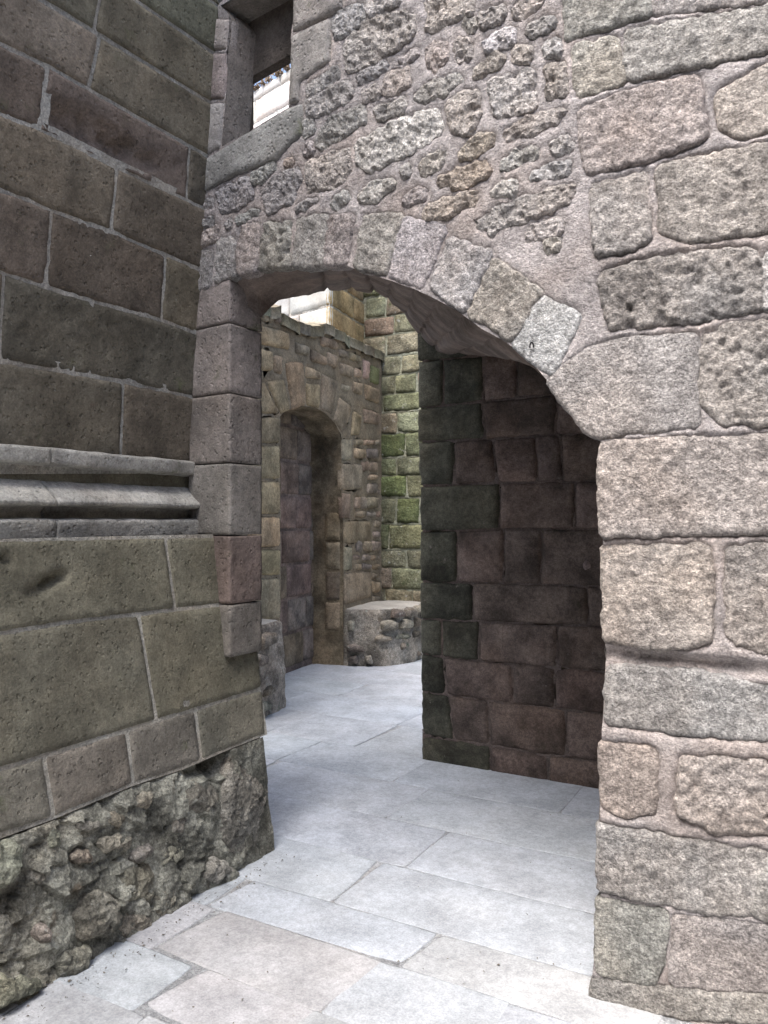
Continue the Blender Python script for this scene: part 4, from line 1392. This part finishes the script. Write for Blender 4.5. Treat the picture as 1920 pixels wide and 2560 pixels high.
# quoins inside the right reveal
rx = dpoly[-2][0]
RV = Plane(CW.to3(np.array([[rx, 0]]), np.array([0]))[0], -cn, (0, 0, 1), -cdir)
zs_ = [.35, .66, .98, 1.28, 1.60, 1.93, 2.2]
for a, b in zip(zs_[:-1], zs_[1:]):
    w = krnd.choice([.22, .31])
    o, ol = build_stone(RV, np.array([(.03, a), (w, a), (w, b), (.03, b)]), 'farash', M['court'], court, vary(OC2, .15, krnd), name='jamb_stone', proud=.015)
# back of the niche, coloured dark to stand for deep shade
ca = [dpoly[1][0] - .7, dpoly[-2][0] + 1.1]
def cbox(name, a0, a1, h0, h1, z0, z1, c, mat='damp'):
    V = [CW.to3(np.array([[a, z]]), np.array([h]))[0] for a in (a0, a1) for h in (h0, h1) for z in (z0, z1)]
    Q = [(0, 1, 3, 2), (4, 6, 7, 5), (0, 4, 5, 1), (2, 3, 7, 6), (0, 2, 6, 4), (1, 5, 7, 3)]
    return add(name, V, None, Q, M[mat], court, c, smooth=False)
cbox('shaded_niche_back', ca[0], ca[1], -.45, -.36, -.05, 2.9, (.15, .115, .10))
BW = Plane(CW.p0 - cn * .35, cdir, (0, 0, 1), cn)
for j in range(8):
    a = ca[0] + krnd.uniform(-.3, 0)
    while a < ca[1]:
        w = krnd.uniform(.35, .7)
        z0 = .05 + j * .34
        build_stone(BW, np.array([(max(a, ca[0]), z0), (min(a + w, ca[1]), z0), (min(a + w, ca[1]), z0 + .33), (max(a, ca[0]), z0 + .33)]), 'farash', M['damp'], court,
                    vary(krnd.choice([(.17, .125, .105), (.16, .13, .095), (.155, .13, .11)]), .08, krnd), proud=.006)  # shade of the doorway is in these dark stone colours
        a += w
# rough coping stones along the broken top, and the thickness of the wall
tp = [CW.px(*q) for q in wtop]
for p, q in zip(tp[:-1], tp[1:]):
    L_ = q[0] - p[0]
    if L_ < .05:
        continue
    nb_ = max(1, int(L_ / .28))
    for k in range(nb_):
        a0 = p[0] + L_ * k / nb_; a1 = p[0] + L_ * (k + 1) / nb_
        z0 = p[1] + (q[1] - p[1]) * k / nb_; z1 = p[1] + (q[1] - p[1]) * (k + 1) / nb_
        hz = krnd.uniform(.03, .07)
        V = []
        ns = 7
        for i in range(ns):
            for j in range(ns):
                a = a0 + (a1 - a0) * i / (ns - 1); h = .035 - .5 * j / (ns - 1)
                zz = z0 + (z1 - z0) * i / (ns - 1) + hz
                e_ = min(i, j, ns - 1 - i, ns - 1 - j)
                V.append(CW.to3(np.array([[a, zz - (.04 if e_ == 0 else 0)]]), np.array([h]))[0])
        V = np.array(V)
        V[:, 2] += .02 * fbm(V * 9, 2)
        nV = len(V)
        rim = [i for i in range(ns)] + [ns * i + ns - 1 for i in range(1, ns)] + [ns * (ns - 1) + i for i in range(ns - 2, -1, -1)] + [ns * i for i in range(ns - 2, 0, -1)]
        rim = [ns * 0 + 0] + rim[1:]
        Bk = V[rim].copy(); Bk[:, 2] -= .10
        Q = [(i * ns + j, (i + 1) * ns + j, (i + 1) * ns + j + 1, i * ns + j + 1) for i in range(ns - 1) for j in range(ns - 1)]
        Q += [(rim[i], nV + i, nV + (i + 1) % len(rim), rim[(i + 1) % len(rim)]) for i in range(len(rim))]
        add('coping_stone', np.vstack([V, Bk]), None, Q, M['court'], court, vary((.24, .215, .16), .2, krnd))
cbox('wall_body', aL, dpoly[1][0] - .75, -.6, -.03, -.05, 3.3, (.2, .17, .12), 'court')
cbox('wall_body', dpoly[-2][0] + .36, .2, -.6, -.03, -.05, 3.25, (.2, .17, .12), 'court')
cbox('wall_body', dpoly[1][0] - .75, dpoly[-2][0] + .36, -.6, -.03, 2.9, 3.28, (.2, .17, .12), 'court')

# ------------------------------------------------------------------ mossy wall closing the courtyard
mossw = empty('mossy_wall', (-3.5, 8.1, 0), 'moss-green coursed block wall closing the far end of the courtyard', 'wall')
mrnd = random.Random(51)
gy = [-2700, -2330, -1980, -1640, -1320, -1020, -740, -470, -210, 30, 230, 390, 530, 688, 828, 968, 1102, 1262, 1438, 1568, 1730, 1925, 2112, 2245, 2400, 2520, 2680, 2850, 3000]
xl, xr_ = GW.px(938, 1000)[0], -2.2
mols = []
zsg = [GW.px(958, Z6([(0, v)])[0][1])[1] for v in gy]
for i, (z1, z0) in enumerate(zip(zsg[:-1], zsg[1:])):
    if z1 > 7.0 or z0 < -.1:
        continue
    a = xl + mrnd.uniform(-.3, 0)
    while a < xr_:
        w = mrnd.uniform(.26, .56)
        g = 1 if 1.0 < z0 < 2.4 else 0
        c = mrnd.choice([(.21, .215, .15), (.245, .225, .165), (.23, .19, .145), (.20, .205, .13)]) if not g else mrnd.choice([(.145, .165, .088), (.18, .185, .118), (.125, .15, .07)])
        q = [(a, z0), (a + w, z0), (a + w, z1), (a, z1)]
        o, ol = build_stone(GW, np.array(q) + np.array([[mrnd.uniform(-.012, .012), mrnd.uniform(-.01, .01)] for _ in q]), 'far', M['mossy'], mossw, vary(c, .12, mrnd))
        mols.append(ol)
        a += w
build_mortar(GW, [(xl - .3, -.05), (xr_, -.05), (xr_, 7.2), (xl - .3, 7.2)], [], mols, M['mortar'], mossw, (.33, .34, .27), sp=.05, joint='flush', amp=.01, base=.004)
block('wall_body', xl - .3, xr_, 8.07, 8.7, -.05, 7.2, M['mossy'], mossw, (.2, .2, .13))

# ------------------------------------------------------------------ pier rising behind the courtyard wall: ochre side, grey end
pier = empty('stone_pier', tuple(PW.p0 - cdir * 1.0), 'tall pier with ochre side and pale grey end above the courtyard wall', 'pier')
ac = PW.px(825, 800)[0]
pc3 = PW.to3(np.array([[ac, 0]]), np.zeros(1))[0]
gdir = np.array([.968, -.25, 0]); gdir /= np.linalg.norm(gdir)
GF = Plane(pc3, gdir, (0, 0, 1), (-gdir[1] * -1, gdir[0] * -1, 0))
if GF.n @ (EYE3 - pc3) < 0:
    GF.n = -GF.n
TOPZ = GF.px(690, 192)[1]
pols = []
zj = [PW.px(826, 660 + v * .3376)[1] for v in (120, 305, 470)]
hz = zj[0] - zj[1]
levels = [zj[1] + hz * k for k in range(-3, 16)]
levels = [z for z in levels if z < TOPZ - .1] + [TOPZ]
for i, (z0, z1) in enumerate(zip(levels[:-1], levels[1:])):
    a = ac
    while a < .22:
        w = krnd.uniform(.35, .75)
        a1 = min(a + w, .24)
        o, ol = build_stone(PW, np.array([(a, z0), (a1, z0), (a1, z1), (a, z1)]), 'farash', M['court'], pier, vary(krnd.choice([(.27, .205, .115), (.29, .22, .13)]), .1, krnd))
        pols.append(ol)
        a = a1
build_mortar(PW, [(ac + .004, 2.5), (.24, 2.5), (.24, TOPZ - .01), (ac + .004, TOPZ - .01)], [], pols, M['mortar'], pier, (.36, .33, .25), sp=.06)
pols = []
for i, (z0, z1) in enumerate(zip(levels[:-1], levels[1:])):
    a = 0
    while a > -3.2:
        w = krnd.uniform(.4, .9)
        o, ol = build_stone(GF, np.array([(a - w, z0), (a, z0), (a, z1), (a - w, z1)]), 'farash', M['pale'], pier, vary((.62, .60, .57) if z0 > 5.0 else (.36, .352, .335), .08, krnd))  # upper courses paler: overexposed glare put into the stone colour
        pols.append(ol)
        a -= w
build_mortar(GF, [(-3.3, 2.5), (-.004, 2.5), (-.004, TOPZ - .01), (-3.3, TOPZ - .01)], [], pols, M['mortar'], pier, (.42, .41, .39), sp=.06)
lf = GF.to3(np.array([[-3.3, 0]]), np.zeros(1))[0]
bk = PW.to3(np.array([[.24, 0]]), np.array([-.02]))[0]
f0 = GF.to3(np.array([[-.02, 0]]), np.array([-.03]))[0]
lf2 = GF.to3(np.array([[-3.3, 0]]), np.array([-.03]))[0]
Vp = [(p[0], p[1], z) for z in (2.5, TOPZ) for p in (f0, lf2, lf2 + cdir * 1.2, bk)]
add('pier_body', Vp, None, [(0, 1, 2, 3), (7, 6, 5, 4), (0, 4, 5, 1), (1, 5, 6, 2), (2, 6, 7, 3), (3, 7, 4, 0)], M['pale'], pier, (.5, .48, .45), smooth=False)

# dry tufts growing on the pier's top
for k in range(7):
    a = GF.px(722, 200)[0] - .11 * k + krnd.uniform(-.04, .04)
    base = GF.to3(np.array([[a, TOPZ]]), np.array([.01]))[0]
    V, T_ = [], []
    for _ in range(26):
        an, ln = krnd.uniform(0, 6.28), krnd.uniform(.03, .10)
        tip = base + np.array([math.cos(an) * ln * .8, math.sin(an) * ln * .8, krnd.uniform(-.04, .12)])
        st = base + np.array([krnd.uniform(-.05, .05), krnd.uniform(-.05, .05), -.01])
        w = np.array([-math.sin(an), math.cos(an), 0]) * .012
        i0 = len(V)
        V += [st - w, st + w, tip]
        T_.append((i0, i0 + 1, i0 + 2))
    o = add('dry_tuft', V, T_, None, M['plant'])
    o['label'] = 'dry rust-brown tuft growing on top of the pale pier'
    o['category'] = 'plant'
    o['group'] = 'dry tufts on the pier'

# ------------------------------------------------------------------ benches flanking the courtyard doorway
def bench(name, label, plan, H, colr, nst, seed, group=None):
    """low masonry block over a rounded plan; visible faces carry bedded stones"""
    br = random.Random(seed)
    plan = np.array(plan, float)
    cen = plan.mean(0)
    o = empty(name, (cen[0], cen[1], 0), label, 'bench', group)
    if area2(plan) < 0:
        plan = plan[::-1]
    pl = resample(chaikin(plan, 2), .035)
    nP = len(pl)
    zs = np.concatenate([np.arange(-.04, H - .03, .035), [H - .02, H - .004]])
    V = []
    for k, z in enumerate(zs):
        ins = .0 if z < H - .03 else (.008 if z < H - .01 else .03)
        q = offset(pl, ins - .02 * (1 - max(0, z) / H))
        V.append(np.hstack([q, np.full((nP, 1), z)]))
    V = np.array(V)
    d = .022 * fbm(V.reshape(-1, 3) * 8, 3).reshape(V.shape[:2]) + .010 * fbm(V.reshape(-1, 3) * 26, 2).reshape(V.shape[:2])
    t = np.roll(pl, -1, 0) - np.roll(pl, 1, 0); t /= np.linalg.norm(t, axis=1)[:, None]
    nr = np.stack([t[:, 1], -t[:, 0]], 1)
    V[:, :, :2] += nr[None] * d[..., None]
    Q = [(i * nP + j, i * nP + (j + 1) % nP, (i + 1) * nP + (j + 1) % nP, (i + 1) * nP + j) for i in range(len(zs) - 1) for j in range(nP)]
    Vf_ = V.reshape(-1, 3)
    add('core', Vf_, None, Q, M['core'], o, colr)
    # top slab
    ol = offset(V[-1, :, :2], .0)
    lo, hi = ol.min(0), ol.max(0)
    A, Bv = np.meshgrid(np.arange(lo[0], hi[0], .05), np.arange(lo[1], hi[1], .05))
    G = np.stack([A.ravel(), Bv.ravel()], 1)
    G = G[in_poly(G, ol)]
    G = G[seg_dist(G, ol) > .03]
    vv, ee, ff, ov, oe, of = delaunay_2d_cdt([Vector(p) for p in np.vstack([ol, G])], [(i, (i + 1) % nP) for i in range(nP)], [], 0, 1e-6)
    V2 = np.array([(v.x, v.y) for v in vv]); T_ = np.array([f for f in ff if len(f) == 3])
    T_ = T_[in_poly(V2[T_].mean(1), ol)]
    e_ = seg_dist(V2, ol)
    P3 = np.hstack([V2, np.zeros((len(V2), 1))])
    zz = H - .006 + .012 * (1 - np.exp(-e_ / .03)) + .008 * fbm(P3 * 9, 2)
    add('seat_slab', np.hstack([V2, zz[:, None]]), T_, None, M['slab'], o, (.36, .34, .31))
    # bedded stones
    cv = Curve(np.vstack([pl, pl[:1]]))
    Lt = cv.L[-1]
    z = .02
    while z < H - .1:
        hh_ = br.uniform(.09, .16)
        a = br.uniform(0, .1)
        while a < Lt - .1:
            w = br.uniform(.10, .26)
            if br.random() < nst:
                q = [(a + br.uniform(0, .02), z + br.uniform(0, .03)), (a + w - .02, z + br.uniform(0, .03)), (a + w - br.uniform(.01, .03), z + hh_ - br.uniform(.01, .04)),
                     (a + w * .5, z + hh_ - .005), (a + br.uniform(0, .03), z + hh_ - br.uniform(.01, .03))]
                build_stone(cv, np.array(q), 'far', M['core'], o, vary(br.choice([(.25, .22, .18), (.22, .19, .16), (.27, .25, .21)]), .12, br), name='rubble_stone', proud=.035, base_h=.03)
            a += w
        z += hh_
    return o

def P(p, q):
    return tuple((CW.to3(np.array([[p, 0]]), np.array([q]))[0])[:2])
aR = dpoly[-2][0]
bench('rubble_bench', 'low rounded rubble bench with pale stone seat right of the small doorway',
      [P(aR + .02, -.1), P(aR + .02, .10), P(aR + .12, .42), P(aR + .45, .60), P(-.25, .62), P(-.02, .56), P(-.02, -.1)], .58, (.25, .23, .20), .62, 3)
q = ray(694, 1775); t = EYE / -q[2]; pc = q[:2] * t
q2 = ray(655, 1785); t2 = EYE / -q2[2]; pc2 = q2[:2] * t2
dr = np.array([cdir[0], cdir[1]]); nn_ = np.array([cn[0], cn[1]])
bench('stone_seat_block', 'upright worn stone block at the left foot of the small doorway',
      [tuple(pc + nn_ * .0), tuple(pc + dr * .16), tuple(pc + dr * .16 - nn_ * .42), tuple(pc - nn_ * .45 - dr * .3), tuple(pc - nn_ * .42 - dr * .55), tuple(pc - dr * .55)], .70, (.29, .25, .21), .12, 9)

# ------------------------------------------------------------------ unseen walls added behind and beside the camera to block low sky light
far_p = FW.to3(np.array([FW.pz(4000, 0)]), np.zeros(1))[0]
def plain_wall(name, label, x0, x1, y0, y1, z1):
    o = empty(name, ((x0 + x1) / 2, (y0 + y1) / 2, 0), label, 'wall')
    block('wall_body', x0, x1, y0, y1, -.05, z1, M['ashlar'], o, (.27, .255, .23))
    return o
plain_wall('added_end_wall', 'unseen wall added opposite the arch to block low sky light', -2.7, 3.4, -4.2, -3.6, 5.2)
plain_wall('added_side_wall', 'unseen wall added facing the olive wall to block low sky light', 2.9, 3.5, -3.6, 3.0, 5.2)
